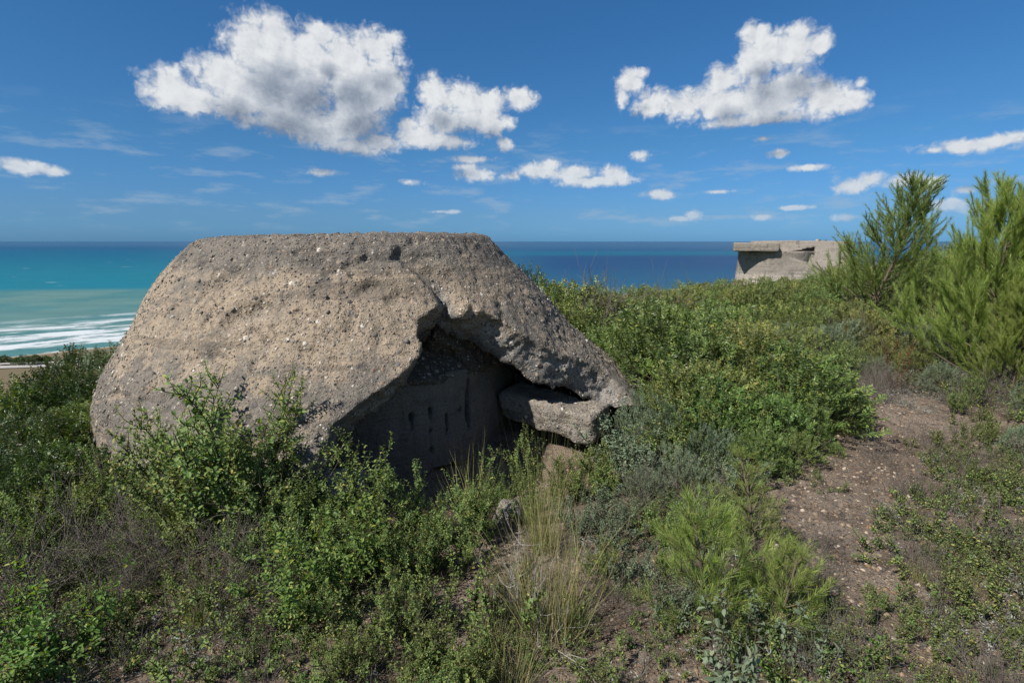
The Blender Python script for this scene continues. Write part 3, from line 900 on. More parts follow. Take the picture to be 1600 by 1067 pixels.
def leaves(rng, pos, d, nrm, L, Wd, tmpl=LEAF4, fold=.18, droop=.15):
    v0, f0 = tmpl
    d = norm(d); s = norm(np.cross(d, nrm)); n = np.cross(s, d)
    N_ = len(pos); L = np.broadcast_to(L, (N_,)); Wd = np.broadcast_to(Wd, (N_,))
    x = v0[None, :, 0:1] * Wd[:, None, None]; y = v0[None, :, 1:2] * L[:, None, None]
    zz = np.abs(v0[None, :, 0:1]) * fold * 2 * Wd[:, None, None] - (v0[None, :, 1:2] ** 2) * (droop * rng.uniform(-.4, 1.6, N_) * L)[:, None, None]
    V = pos[:, None] + x * s[:, None] + y * d[:, None] + zz * n[:, None]
    F_ = f0[None] + (np.arange(N_) * len(v0))[:, None, None]
    return V.reshape(-1, 3), F_.reshape(-1, 3)


def tubes(P0, P1, r0, r1):
    P0 = np.asarray(P0); P1 = np.asarray(P1); r0 = np.asarray(r0); r1 = np.asarray(r1)
    d = norm(P1 - P0); h = np.where(np.abs(d[:, 2:3]) > .9, [[1., 0, 0]], [[0., 0, 1]])
    a = norm(np.cross(d, h)); b = np.cross(d, a)
    Vs = []
    for P_, r_ in ((P0, r0), (P1, r1)):
        for k in range(4):
            an = k * math.pi / 2
            Vs.append(P_ + (a * math.cos(an) + b * math.sin(an)) * r_[:, None])
    V = np.stack(Vs, 1); n = len(P0)
    f = np.array([(k, (k + 1) % 4, 4 + (k + 1) % 4, 4 + k) for k in range(4)])
    F_ = f[None] + (np.arange(n) * 8)[:, None, None]
    return V.reshape(-1, 3), F_.reshape(-1, 4)


class Skel:
    def __init__(s): s.a = []; s.b = []; s.ra = []; s.rb = []
    def path(s, pts, r0, r1):
        n = len(pts) - 1
        for i in range(n):
            s.a.append(pts[i]); s.b.append(pts[i + 1]); s.ra.append(r0 + (r1 - r0) * i / n); s.rb.append(r0 + (r1 - r0) * (i + 1) / n)
    def mesh(s, name, m):
        V, F_ = tubes(s.a, s.b, s.ra, s.rb); return faces_same(V, F_, name, m)


def grow(rng, p, d, length, n, wig, up=0.0):
    pts = [np.array(p, float)]; d = d / np.linalg.norm(d)
    for i in range(n):
        d = d + rng.normal(size=3) * wig + np.array([0, 0, up]); d /= np.linalg.norm(d)
        pts.append(pts[-1] + d * length / n)
    return pts


def along(pts, step, t0=0.0):
    """points and axis directions every `step` metres"""
    P_ = np.array(pts); e = P_[1:] - P_[:-1]; l = np.linalg.norm(e, axis=1); c = np.concatenate([[0], np.cumsum(l)])
    s = np.arange(t0 * c[-1], c[-1], step)
    i = np.clip(np.searchsorted(c, s, 'right') - 1, 0, len(l) - 1)
    return P_[i] + e[i] * ((s - c[i]) / l[i])[:, None], e[i] / l[i][:, None], s / c[-1]


def pair_leaves(rng, pts, step, t0, L, out):
    """opposite leaf pairs, each pair turned a quarter from the last"""
    p, ax, tt = along(pts, step, t0)
    if len(p) == 0: return
    h = np.where(np.abs(ax[:, 2:3]) > .9, [[1., 0, 0]], [[0., 0, 1]])
    a = norm(np.cross(ax, h)); b = np.cross(ax, a); k = np.arange(len(p))
    for s in (1, -1):
        rad = np.where((k % 2 == 0)[:, None], a, b) * s
        rad = norm(rad + rng.normal(size=rad.shape) * .35)
        d = norm(ax * rng.uniform(.15, .9, (len(p), 1)) + rad)
        nn = norm(ax + rad * -.3 + np.array([0, 0, .55]) + rng.normal(size=rad.shape) * .25)
        LL = L * rng.uniform(.65, 1.2, len(p)) * (1 - .35 * tt)
        keep = rng.random(len(p)) < .9
        out.append((p[keep], d[keep], nn[keep], LL[keep]))


def finish(name, sk, out, stem_mat, leaf_m, ratio, tmpl, rng, stem_name='stems', leaf_name='foliage', fold=.18, droop=.15):
    pos = np.concatenate([o_[0] for o_ in out]); d = np.concatenate([o_[1] for o_ in out]); nn = np.concatenate([o_[2] for o_ in out]); L = np.concatenate([o_[3] for o_ in out])
    V, F_ = leaves(rng, pos, d, nn, L, L * ratio, tmpl, fold, droop)
    return {'h': float(V[:, 2].max()), 'parts': [(stem_name, sk.mesh(name + '_' + stem_name, stem_mat)), (leaf_name, faces_same(V, F_, name + '_' + leaf_name, leaf_m, False))]}


def cistus(seed, h=1.0, n=12, spread=.35, leaf=.028, ratio=.52, lm='cistus', dens=1.0, branches=9, bl=.28, tmpl=LEAF7, t0=.3):
    rng = np.random.default_rng(seed); sk = Skel(); out = []
    for i in range(n):
        a = rng.uniform(0, 2 * math.pi); q = rng.uniform(0, 1) ** .6
        d = np.array([math.cos(a) * q * spread * 1.5, math.sin(a) * q * spread * 1.5, 1.0])
        ln = h * rng.uniform(.6, 1.05) * (1 - .25 * q)
        pts = grow(rng, (math.cos(a) * q * spread * .3, math.sin(a) * q * spread * .3, -.04), d, ln, 9, .10, .05)
        sk.path(pts, .0045 * h ** .5, .0012)
        pair_leaves(rng, pts, leaf * .75 / dens, t0, leaf, out)
        for k in range(branches):
            tt = rng.uniform(.22, .95); j = min(int(tt * 9), 8); p0 = pts[j] + (pts[j + 1] - pts[j]) * (tt * 9 - j)
            ax = pts[j + 1] - pts[j]; ax = ax / np.linalg.norm(ax)
            bd = ax * .7 + norm(rng.normal(size=3) * [1, 1, .4]) * .9 + [0, 0, .25]
            bp = grow(rng, p0, bd, h * bl * rng.uniform(.5, 1.1) * (1.15 - .6 * tt), 5, .16, .12)
            sk.path(bp, .002, .0009)
            pair_leaves(rng, bp, leaf * .62 / dens, .12, leaf * .95, out)
    return finish('shrub', sk, out, M['twig'], M[lm], ratio, tmpl, rng)


def lentisk(seed, R=.6, hz=.75, n=560, leaf=.048, ratio=.38, lm='lentisk', per=9, tmpl=LEAF4, sprl=.15, lobes=9, low=-.1):
    """dense rounded bush: leaflet sprays all over a lobed crown, woody branches inside"""
    rng = np.random.default_rng(seed); sk = Skel(); out = []
    lc = norm(rng.normal(size=(lobes, 3)) * [1, 1, .8] + [0, 0, .35]); lw = rng.uniform(.2, .62, lobes)
    d = norm(rng.normal(size=(n, 3)) + [0, 0, .35]); d = d[d[:, 2] > low]
    lob = 0.78 + np.max(np.exp(-((1 - d @ lc.T) / .12)) * lw[None], axis=1)
    rad = lob * np.where(rng.random(len(d)) < .75, rng.uniform(.82, 1.03, len(d)), rng.uniform(.4, .85, len(d)))
    P_ = d * rad[:, None] * [R, R, hz] + [0, 0, hz * .30]
    P_[:, 2] = np.maximum(P_[:, 2], .02)
    for i in range(len(d)):
        dd_ = d[i] * [1, 1, 1] + [0, 0, .55] + rng.normal(size=3) * .45
        bp = grow(rng, P_[i], dd_, sprl * rng.uniform(.6, 1.3), 3, .15, .08)
        sk.path(bp, .0016, .0008)
        p, ax, tt = along(bp, sprl / per, .05)
        if len(p) == 0: continue
        side = norm(np.cross(ax, norm(np.array([[0, 0, 1.]]) + rng.normal(size=3) * .5)))
        for s in (1, -1):
            dl = norm(side * s + ax * rng.uniform(.3, 1.0, (len(p), 1)) + rng.normal(size=ax.shape) * .25)
            nn = norm(np.cross(side, ax) + rng.normal(size=ax.shape) * .35); nn = nn * np.sign(nn[:, 2:3] + .2)
            out.append((p, dl, nn, leaf * rng.uniform(.7, 1.2, len(p))))
    for i in range(16):
        k = rng.integers(len(d)); tgt = P_[k] * .95; base = np.array([rng.normal() * .06, rng.normal() * .06, -.05])
        mid_ = (base + tgt) / 2 + rng.normal(size=3) * .05 + [0, 0, .05]
        sk.path([base, base * .6 + mid_ * .4, mid_, mid_ * .45 + tgt * .55 + rng.normal(size=3) * .02, tgt], .012 * R / .6, .003)
    return finish('shrub', sk, out, M['twig'], M[lm], ratio, tmpl, rng)


def twiggy(seed, h=.45, n=26, spread=.5, m='greytwig', leafm=None, leaf=.012, sub=5, thick=1.0):
    """bare brittle shrub"""
    rng = np.random.default_rng(seed); sk = Skel(); out = []
    for i in range(n):
        a = rng.uniform(0, 2 * math.pi); q = rng.uniform(0, 1) ** .5
        d = np.array([math.cos(a) * q * spread * 2, math.sin(a) * q * spread * 2, 1.0])
        pts = grow(rng, (math.cos(a) * q * .05, math.sin(a) * q * .05, -.03), d, h * rng.uniform(.6, 1.1), 6, .16, .04)
        sk.path(pts, .0028 * thick, .0008 * thick)
        for k in range(sub):
            j = rng.integers(1, 6); bd = (pts[j] - pts[j - 1]) / (h / 6) + rng.normal(size=3) * .6 + [0, 0, .2]
            bp = grow(rng, pts[j], bd, h * rng.uniform(.2, .45), 4, .2, .05); sk.path(bp, .0014 * thick, .0006 * thick)
            if leafm: pair_leaves(rng, bp, leaf * 1.0, .2, leaf, out)
    if leafm:
        return finish('herb', sk, out, M[m], M[leafm], .35, LEAF4, rng)
    return {'h': h * .95, 'parts': [('branches', sk.mesh('twiggy_branches', M[m]))]}


def pine(seed, h=2.6, spread=.9, whorls=11, need=.085, nw=.0022, per=1.0, lm='pine', lean=(0, 0), tip=.30, sub=6, nstep=.010, dens=5, trunk=.028):
    """young pine with long soft needles on upswept shoots"""
    rng = np.random.default_rng(seed); sk = Skel(); tr = Skel(); P_ = []; A_ = []; T_ = []
    tp = grow(rng, (0, 0, -.05), np.array([lean[0], lean[1], 1.0]), h, 12, .035, .03)
    tr.path(tp, trunk * h / 2.6, .006)
    shoots = [(tp[-3:], .25)]
    for w in range(whorls):
        t_ = .06 + .88 * w / (whorls - 1); j = min(int(t_ * 12), 11); p0 = tp[j] + (tp[j + 1] - tp[j]) * (t_ * 12 - j)
        k0 = rng.uniform(0, 6.28)
        nb = 5 if w < whorls - 2 else 4
        for b in range(nb):
            a = k0 + b * 6.283 / nb + rng.uniform(-.3, .3)
            ln = spread * (1.12 - .80 * t_) * rng.uniform(.7, 1.15)
            up = .35 + .9 * t_
            pts = grow(rng, p0, np.array([math.cos(a), math.sin(a), up]), ln, 7, .07, .10)
            sk.path(pts, .008 * ln + .002, .002)
            shoots.append((pts, .30 if ln < .6 else .45))
            for s_ in range(sub):
                jj = rng.integers(2, 7); ax = norm(pts[jj] - pts[jj - 1])
                bd = ax + norm(np.cross(ax, rng.normal(size=3))) * rng.uniform(.5, .9) + [0, 0, .35]
                q = grow(rng, pts[jj], bd, ln * rng.uniform(.25, .5) + .05, 5, .08, .12); sk.path(q, .003, .0012)
                shoots.append((q, .12))
    for pts, t0 in shoots:
        p, ax, tt = along(pts, nstep / per, t0); P_.append(p); A_.append(ax); T_.append(tt)
    P_ = np.concatenate(P_); A_ = np.concatenate(A_); T_ = np.concatenate(T_); m_ = dens
    P_ = np.repeat(P_, m_, 0); A_ = np.repeat(A_, m_, 0); T_ = np.repeat(T_, m_)
    rad = norm(np.cross(A_, norm(rng.normal(size=A_.shape))))
    op = rng.uniform(.25, .75, (len(P_), 1))
    d = norm(A_ + rad * op + [0, 0, .12]); L = need * rng.uniform(.6, 1.15, len(P_)) * (1.1 - .35 * T_)
    V, F_ = leaves(rng, P_, d, norm(rng.normal(size=A_.shape)), L, np.full(len(P_), nw), NEEDLE, 0, .12)
    return {'h': float(V[:, 2].max()), 'parts': [('trunk', tr.mesh('pine_trunk', M['pinebark'])), ('branches', sk.mesh('pine_branches', M['pinebark'])), ('needles', faces_same(V, F_, 'pine_needles', M[lm], False))]}


def tussock(seed, h=.95, n=280, spread=.14, w=.0028, lean=.38, stalks=36):
    rng = np.random.default_rng(seed); Vs = []; Fs = []; k = 0
    for i in range(n):
        a = rng.uniform(0, 6.283); q = rng.random() ** .6 * spread
        p = np.array([math.cos(a) * q, math.sin(a) * q, -.02]); tall = i < stalks
        d = np.array([math.cos(a), math.sin(a), 0]) * rng.uniform(0, lean) * (.45 if tall else 1) + [0, 0, 1] + rng.normal(size=3) * .07
        ln = h * (rng.uniform(.75, 1.15) if tall else rng.uniform(.25, .75))
        pts = grow(rng, p, d, ln, 6, .07 if not tall else .04, -.10 * rng.random() if not tall else -.005)
        s = norm(np.cross(d, rng.normal(size=3)))
        for j, q_ in enumerate(pts):
            ww = w * (.45 if tall else 1) * (1 - (j / 6.0) ** 2 * .9)
            Vs += [q_ - s * ww / 2, q_ + s * ww / 2]
        for j in range(6): Fs.append((k + 2 * j, k + 2 * j + 1, k + 2 * j + 3, k + 2 * j + 2))
        k += 14
    V = np.array(Vs)
    return {'h': float(V[:, 2].max()), 'parts': [('blades', faces_same(V, np.array(Fs), 'blades', M['grass'], False))]}


# ------------------------------------------------------------------ kinds: built once each, then copied
KIND = {}
def kind(name, variants): KIND[name] = {'v': variants, 'i': 0}

kind('tall', [cistus(s, 1.0, 9, .24, .030, .55, 'cistus', 1.25, 15, .22) for s in (1, 2, 3)])
kind('bushy', [cistus(s, .8, 17, .42, .030, .55, 'cistus', 1.2, 13, .28) for s in (4, 5, 6)])
kind('bright', [cistus(s, .6, 13, .38, .034, .48, 'bright', 1.1, 11, .26) for s in (7, 8)])
kind('sage', [cistus(s, .6, 15, .45, .031, .5, 'sage', 1.2, 12, .28) for s in (9, 10)])
kind('bigsage', [cistus(s, .5, 7, .45, .040, .50, 'sage', 1.0, 4, .28, t0=.2) for s in (11,)])
kind('low', [cistus(s, .3, 12, .7, .022, .52, 'cistus', 1.1, 8, .35, LEAF4) for s in (12, 13, 14)])
kind('sprig', [cistus(s, .2, 5, .5, .020, .50, 'bright', .9, 3, .35, LEAF7) for s in (15, 16)])
kind('lentisk', [lentisk(s) for s in (20, 21, 22)])
kind('olive', [lentisk(s, .62, .7, 800, .037, .42, 'olive') for s in (23, 24)])
kind('dark', [lentisk(s, .6, .8, 720, .038, .5, 'dark', 7) for s in (25, 26)])
kind('greybush', [lentisk(s, .6, .75, 760, .027, .5, 'sage', 9) for s in (27, 28)])
kind('farbush', [lentisk(s, .8, .9, 800, .052, .5, lm_, 6, LEAF4, .18) for s, lm_ in ((30, 'olive'), (31, 'lentisk'), (32, 'olive'), (33, 'cistus'))])
kind('twiggy', [twiggy(s) for s in (40, 41)])
kind('dead', [twiggy(s, 1.0, 14, .35, 'greytwig', None, 0, 14, 1.6) for s in (42, 43)])
kind('deadwhite', [twiggy(44, .55, 6, .45, 'deadwood', None, 0, 5, 1.5)])
kind('silver', [twiggy(s, .16, 16, .7, 'greytwig', 'silver', .016, 4) for s in (45, 46)])
kind('grass', [tussock(50)])
kind('grasslow', [tussock(s, .5, 160, .07, .003, .5, 14) for s in (51, 52)])
kind('pine_big', [pine(60, 2.9, 1.35, 15, .13, .0045, 1.0, 'pine', (0, 0), sub=11, nstep=.012)])
kind('pine_wind', [pine(61, 2.9, 1.3, 14, .12, .0065, .9, 'pine_far', (.12, 0), sub=9, nstep=.015, dens=3)])
kind('pine_young', [pine(62, .66, .34, 6, .095, .0021, .8, 'pine', (0, 0), sub=3, nstep=.006, dens=3, trunk=.03)])
kind('pine_sapling', [pine(63, .8, .22, 8, .055, .0016, .8, 'pine', (.06, 0), sub=1, nstep=.006, trunk=.022)])
kind('redplant', [cistus(70, .7, 9, .22, .022, .5, 'red', 1.2, 6, .12, LEAF4, t0=.7)])
kind('stalk', [twiggy(71, 1.0, 1, .05, 'greytwig', 'cistus', .02, 9, 1.5)])

RN = random.Random(77)
CENTRES = []


def place(kd, name, cat, label, x, y, h=None, top=None, group=None, rz=None, wide=1.0, dz=-.02, var=None):
    K = KIND[kd]; i = K['i'] if var is None else var; K['i'] += 1
    v = K['v'][i % len(K['v'])]
    z = gz(x, y) + dz
    if h is None: h = (top - z)
    s = max(h, .05) / v['h']
    e = empty(name, (x, y, z), RN.uniform(0, 6.283) if rz is None else rz, label=label, category=cat)
    w = s * wide; e.scale = (w, w, s)
    if group: e['group'] = group
    for n_, me_ in v['parts']:
        c = bpy.data.objects.new(n_, me_); C.objects.link(c); c.parent = e
    return e


def px_place(kd, name, cat, label, px, py, D, **kw):
    """a plant whose top shows at (px, py), rooted D metres ahead"""
    q = at(px, py, D); return place(kd, name, cat, label, q[0], q[1], top=q[2], **kw)


# ---- named plants
PP = px_place
PP('pine_wind', 'pine_tree', 'tree', 'wind-combed young pine leaning right beside the far bunker', 1388, 264, 10.5, wide=1.25, rz=0)
PP('pine_big', 'pine_tree', 'tree', 'big bushy light green pine at the right edge of the photo', 1592, 246, 6.6, wide=.98, rz=1.0)
PP('pine_big', 'pine_tree', 'tree', 'dense low pine in front of the foot of the big pine', 1612, 425, 6.0, wide=1.0, rz=3.0)
PP('pine_big', 'pine_tree', 'tree', 'pine half out of the photo at the far right behind the biggest pine', 1650, 285, 7.6, wide=1.0, rz=4.0)
PP('pine_young', 'pine_sapling', 'tree', 'small yellow-green pine seedling with long needles in the foreground right of the centre', 1130, 745, 2.25, wide=1.3)
PP('pine_young', 'pine_sapling', 'tree', 'low bushy pine seedling spreading right behind the big sage leaves', 1225, 835, 2.2, wide=1.5)
PP('pine_sapling', 'pine_sapling', 'tree', 'thin upright pine sapling with bare stem at the left edge of the stony path', 1208, 700, 2.6, wide=1.3)
PP('grass', 'grass_tussock', 'grass', 'tall straw-coloured grass tussock in the foreground centre', 868, 640, 2.25, wide=1.0)
PP('grass', 'grass_tussock', 'grass', 'tall grass tussock with thin stalks rising before the concrete ledge', 850, 600, 3.0, wide=.7)
PP('grasslow', 'grass_tussock', 'grass', 'green grass tuft at the bottom of the photo left of the tall tussock', 800, 930, 1.95, wide=1.2)
PP('grasslow', 'grass_tussock', 'grass', 'few arched straw stalks standing before the ring wall', 735, 640, 3.55, wide=.8)
PP('deadwhite', 'dead_shrub', 'dead plant', 'bleached white dead branches in front of the breach', 800, 800, 2.45, wide=.65)
PP('deadwhite', 'dead_shrub', 'dead plant', 'crooked pale dead twig left of the tall grass tussock', 842, 860, 2.2, wide=.8, rz=2)
PP('dead', 'dead_shrub', 'dead plant', 'bare grey twiggy bush against the sea right of the dome', 940, 405, 8.6, wide=.8)
PP('dead', 'dead_shrub', 'dead plant', 'brown leafless bush touching the right slope of the dome', 882, 425, 8.0, wide=1.3)
PP('stalk', 'tall_herb', 'plant', 'single tall herb standing out against the sea near the far bunker', 1072, 410, 8.6)
PP('stalk', 'tall_herb', 'plant', 'thin dry stalk rising beside the tall herb before the sea', 1101, 440, 8.3)
PP('redplant', 'red_shrub', 'plant', 'small shrub with red leaves below the wind-combed pine', 1414, 505, 6.3, wide=.45)
PP('bigsage', 'sage_shrub', 'shrub', 'felty silver-green sage with large leaves at the bottom under the young pine', 1150, 925, 1.85, wide=1.0)
PP('bigsage', 'sage_shrub', 'shrub', 'large-leaved sage sprig between the path and the low pine seedling', 1250, 935, 1.95, wide=1.0)
PP('tall', 'cistus_shrub', 'shrub', 'tallest leafy shrub standing in front of the left side of the dome', 352, 545, 3.25, wide=1.1, var=0)
PP('tall', 'cistus_shrub', 'shrub', 'upright shrub before the dark left edge of the breach', 566, 655, 3.1, wide=.9, var=1)
PP('tall', 'cistus_shrub', 'shrub', 'upright shrub in front of the ring wall left of the dark hole', 640, 705, 3.2, wide=1.0, var=2)
PP('tall', 'cistus_shrub', 'shrub', 'round-leaved shrub right of the dark hole in the ring wall', 725, 715, 3.1, wide=1.2, var=0)
PP('tall', 'cistus_shrub', 'shrub', 'narrow leafy shrub growing at the left end of the concrete ledge', 833, 660, 3.9, wide=.8, var=1)
PP('tall', 'cistus_shrub', 'shrub', 'slim shrub just right of the tallest shrub before the dome', 402, 570, 3.4, wide=1.0, var=2)
PP('tall', 'cistus_shrub', 'shrub', 'thin shrub with bare tips where the dome meets the left thicket', 258, 618, 3.6, wide=1.0, var=1)
PP('bright', 'cistus_shrub', 'shrub', 'bright yellow-green shrub left of the grass at the foot of the breach', 455, 830, 2.35, wide=1.1)
PP('bright', 'cistus_shrub', 'shrub', 'bright green broad-leaved shrub below the left tip of the dome', 520, 775, 2.6, wide=1.0)
PP('bright', 'cistus_shrub', 'shrub', 'pale green shrub at the left edge of the photo in the dry scrub', 28, 890, 2.05, wide=1.1)
PP('greybush', 'grey_shrub', 'shrub', 'grey brown bush against the surf beside the left foot of the dome', 165, 520, 6.4, wide=.9)
PP('dark', 'leafy_bush', 'shrub', 'dark glossy bush reaching up towards the surf on the left', 92, 537, 5.4, wide=.9)
PP('dark', 'leafy_bush', 'shrub', 'small-leaved tree top standing beside the right slope of the dome before the sea', 836, 408, 9.0, wide=.55)

PP('greybush', 'grey_shrub', 'shrub', 'grey-green bush pressed against the tip of the right arm of the dome', 992, 612, 4.75, wide=.7)
PP('bushy', 'cistus_shrub', 'shrub', 'oval-leaved shrub under the right end of the concrete ledge', 945, 680, 4.2, wide=.8)

# ---- thickets: (kind, name, category, label, group, [(px, py, D), ...])
ORD = ['first', 'second', 'third', 'fourth', 'fifth', 'sixth', 'seventh', 'eighth', 'ninth', 'tenth']


def thicket(kinds, name, cat, label, group, pts, wide=1.0):
    order = sorted(range(len(pts)), key=lambda i: pts[i][0])
    ds = sorted(p_[2] for p_ in pts); lo_, hi_ = ds[len(ds) // 3], ds[2 * len(ds) // 3]
    for k, (px, py, D) in enumerate(pts):
        r_ = order.index(k); n_ = len(pts)
        row = 'near row' if D < lo_ else ('far row' if D > hi_ else 'middle row')
        same = [i for i in order if (pts[i][2] < lo_, pts[i][2] > hi_) == (D < lo_, D > hi_)]
        q_ = same.index(k)
        nth = ORD[q_] + ' from left' if q_ < len(same) - 1 and q_ < len(ORD) else 'rightmost'
        if q_ == 0: nth = 'leftmost'
        label_ = label + ', ' + nth + ' in ' + row
        PP(kinds[k % len(kinds)], name, cat, label_, px + RN.uniform(-6, 6), py + RN.uniform(-4, 4), D, group=group, wide=wide * RN.uniform(.9, 1.15))

thicket(['lentisk', 'lentisk', 'lentisk', 'olive'], 'mastic_bush', 'shrub', 'glossy mastic bush right of the dome', 'mastic bushes right of the dome',
        [(975, 482, 6.7), (1045, 458, 5.9), (1105, 486, 5.3), (1180, 488, 5.5), (1240, 530, 5.0), (1288, 575, 5.0), (1035, 580, 5.2), (1085, 560, 4.8), (1125, 575, 4.5),
         (1205, 605, 4.4), (1270, 620, 4.5), (1325, 645, 4.8), (1245, 675, 4.1), (1305, 695, 4.3), (1180, 655, 4.0), (1335, 610, 5.3), (1040, 462, 6.4), (1130, 470, 6.4)], 1.0)
thicket(['greybush', 'sage', 'bushy'], 'sage_bush', 'shrub', 'grey-green bush beside the concrete ledge', 'grey-green bushes before the mastic thicket',
        [(1040, 610, 4.6), (985, 650, 4.4), (1060, 640, 4.2), (1120, 660, 4.1), (1000, 660, 4.1), (945, 690, 4.0), (1070, 700, 3.7), (1150, 700, 3.7), (1210, 690, 3.9), (1010, 720, 3.6), (960, 750, 3.3)], 1.0)
thicket(['sage', 'bushy'], 'sage_shrub', 'shrub', 'grey-green shrub left of the young pine', 'grey-green shrubs left of the young pine',
        [(960, 790, 3.0), (1030, 770, 3.0), (1090, 770, 3.0), (930, 830, 2.7), (990, 840, 2.6), (1050, 840, 2.6), (1060, 890, 2.3), (1140, 760, 3.2), (900, 780, 3.2)], .9)
thicket(['bushy', 'tall'], 'cistus_shrub', 'shrub', 'oval-leaved shrub at the foot of the breach', 'shrubs along the foot of the breach',
        [(600, 740, 3.0), (670, 760, 3.0), (540, 800, 2.7), (600, 800, 2.7), (660, 810, 2.7), (760, 770, 3.1), (820, 740, 3.4), (870, 720, 3.8), (900, 690, 4.1), (720, 800, 2.8), (780, 740, 3.7)], .9)
thicket(['bushy', 'low'], 'cistus_shrub', 'shrub', 'low shrub in the centre foreground', 'low shrubs in the foreground centre',
        [(500, 880, 2.3), (560, 900, 2.2), (620, 880, 2.3), (680, 890, 2.3), (540, 960, 2.0), (600, 970, 1.95), (660, 960, 2.0), (720, 930, 2.1), (740, 980, 1.9), (600, 1020, 1.8), (690, 1030, 1.8), (760, 860, 2.4), (500, 1010, 1.85)], .85)
thicket(['bushy', 'tall', 'bushy'], 'cistus_shrub', 'shrub', 'leafy shrub before the left foot of the dome', 'shrubs hiding the left foot of the dome',
        [(215, 655, 3.9), (280, 670, 3.6), (330, 650, 3.3), (390, 670, 3.1), (430, 730, 2.9), (470, 760, 2.9), (240, 720, 3.3), (300, 720, 3.0), (360, 740, 3.0), (415, 770, 2.8), (180, 700, 3.5), (330, 600, 3.5), (440, 700, 3.2)], .95)
thicket(['dark', 'lentisk', 'dark'], 'leafy_bush', 'shrub', 'dark green bush left of the dome', 'dark bushes on the left',
        [(30, 600, 5.0), (-30, 590, 4.6), (75, 585, 5.2), (125, 575, 5.2), (160, 590, 5.4), (10, 640, 4.2), (70, 640, 4.2), (130, 630, 4.4), (-20, 690, 3.6), (50, 690, 3.6), (110, 680, 3.8), (160, 660, 4.3)], 1.0)
thicket(['bushy', 'bushy', 'tall'], 'cistus_shrub', 'shrub', 'mid green shrub in the left foreground', 'shrubs at the left edge',
        [(20, 720, 3.4), (80, 730, 3.4), (140, 735, 3.4), (200, 745, 3.3), (-10, 770, 3.0), (60, 775, 3.1), (265, 770, 3.1)], .9)
thicket(['farbush'], 'scrub_bush', 'shrub', 'olive bush on the brow before the sea', 'bushes on the brow before the sea',
        [(862, 428, 8.6), (905, 430, 8.4), (950, 436, 8.4), (1000, 440, 8.8), (1050, 455, 10), (1100, 452, 10.5), (1150, 440, 11), (1195, 432, 11), (1240, 430, 11), (1120, 470, 9), (1180, 465, 9), (1060, 480, 8.6), (885, 462, 7.6), (925, 470, 7.4), (1230, 470, 9), (1285, 432, 10.6), (1015, 444, 13), (1050, 441, 13), (1085, 438, 13), (1120, 434, 14), (1155, 430, 15), (1190, 430, 16), (1100, 436, 15), (1140, 432, 13), (1230, 428, 18), (1270, 422, 17), (1305, 412, 16)], 1.0)
thicket(['farbush', 'olive', 'greybush', 'farbush'], 'scrub_bush', 'shrub', 'scrub bush between far bunker and path', 'scrub between far bunker and path',
        [(1270, 470, 8.6), (1320, 460, 8.8), (1300, 500, 7.8), (1360, 480, 8.0), (1420, 470, 8.2), (1250, 510, 7.4), (1210, 500, 7.6), (1190, 500, 8.2), (1330, 530, 7.2), (1390, 520, 7.3), (1450, 500, 7.6), (1300, 560, 6.6), (1270, 560, 6.4), (1440, 540, 7.0), (1370, 550, 6.9), (1260, 590, 5.8), (1490, 500, 7.4), (1150, 500, 7.8)], 1.0)
thicket(['farbush'], 'scrub_bush', 'shrub', 'skyline bush behind the pines', 'bushes on the skyline behind the pines',
        [(1330, 405, 13), (1390, 395, 13), (1450, 375, 13), (1500, 372, 12.5), (1540, 378, 12), (1590, 370, 12), (1640, 372, 12), (1460, 420, 10.5), (1510, 430, 10), (1570, 430, 9.5), (1620, 440, 9), (1420, 430, 10.5), (1700, 400, 10)], 1.1)
thicket(['greybush', 'bushy', 'low'], 'scrub_shrub', 'shrub', 'small-leaved shrub under the big pine', 'shrubs under the big pine',
        [(1480, 555, 6.2), (1530, 570, 5.8), (1580, 570, 5.6), (1620, 590, 5.2), (1500, 600, 5.4), (1560, 620, 5.0), (1600, 660, 4.3), (1550, 650, 4.6), (1450, 575, 6.6)], .9)
thicket(['greybush', 'olive', 'bushy'], 'scrub_bush', 'shrub', 'bush at the right frame edge', 'bushes at the right frame edge',
        [(1610, 560, 6.4), (1650, 600, 5.2), (1680, 640, 4.6), (1640, 690, 4.0), (1720, 560, 6.2), (1700, 520, 7.4), (1780, 600, 5.4)], .95)
thicket(['low', 'bushy'], 'low_shrub', 'shrub', 'straggling low shrub right of the path', 'low shrubs right of the path',
        [(1480, 690, 4.3), (1530, 720, 3.9), (1580, 740, 3.6), (1470, 760, 3.6), (1530, 790, 3.3), (1590, 810, 3.1), (1500, 850, 2.9), (1570, 880, 2.7), (1450, 890, 2.7), (1380, 930, 2.4), (1540, 940, 2.4), (1590, 970, 2.2), (1400, 850, 3.0), (1330, 960, 2.3), (1470, 970, 2.2), (1560, 1030, 2.0)], .9)

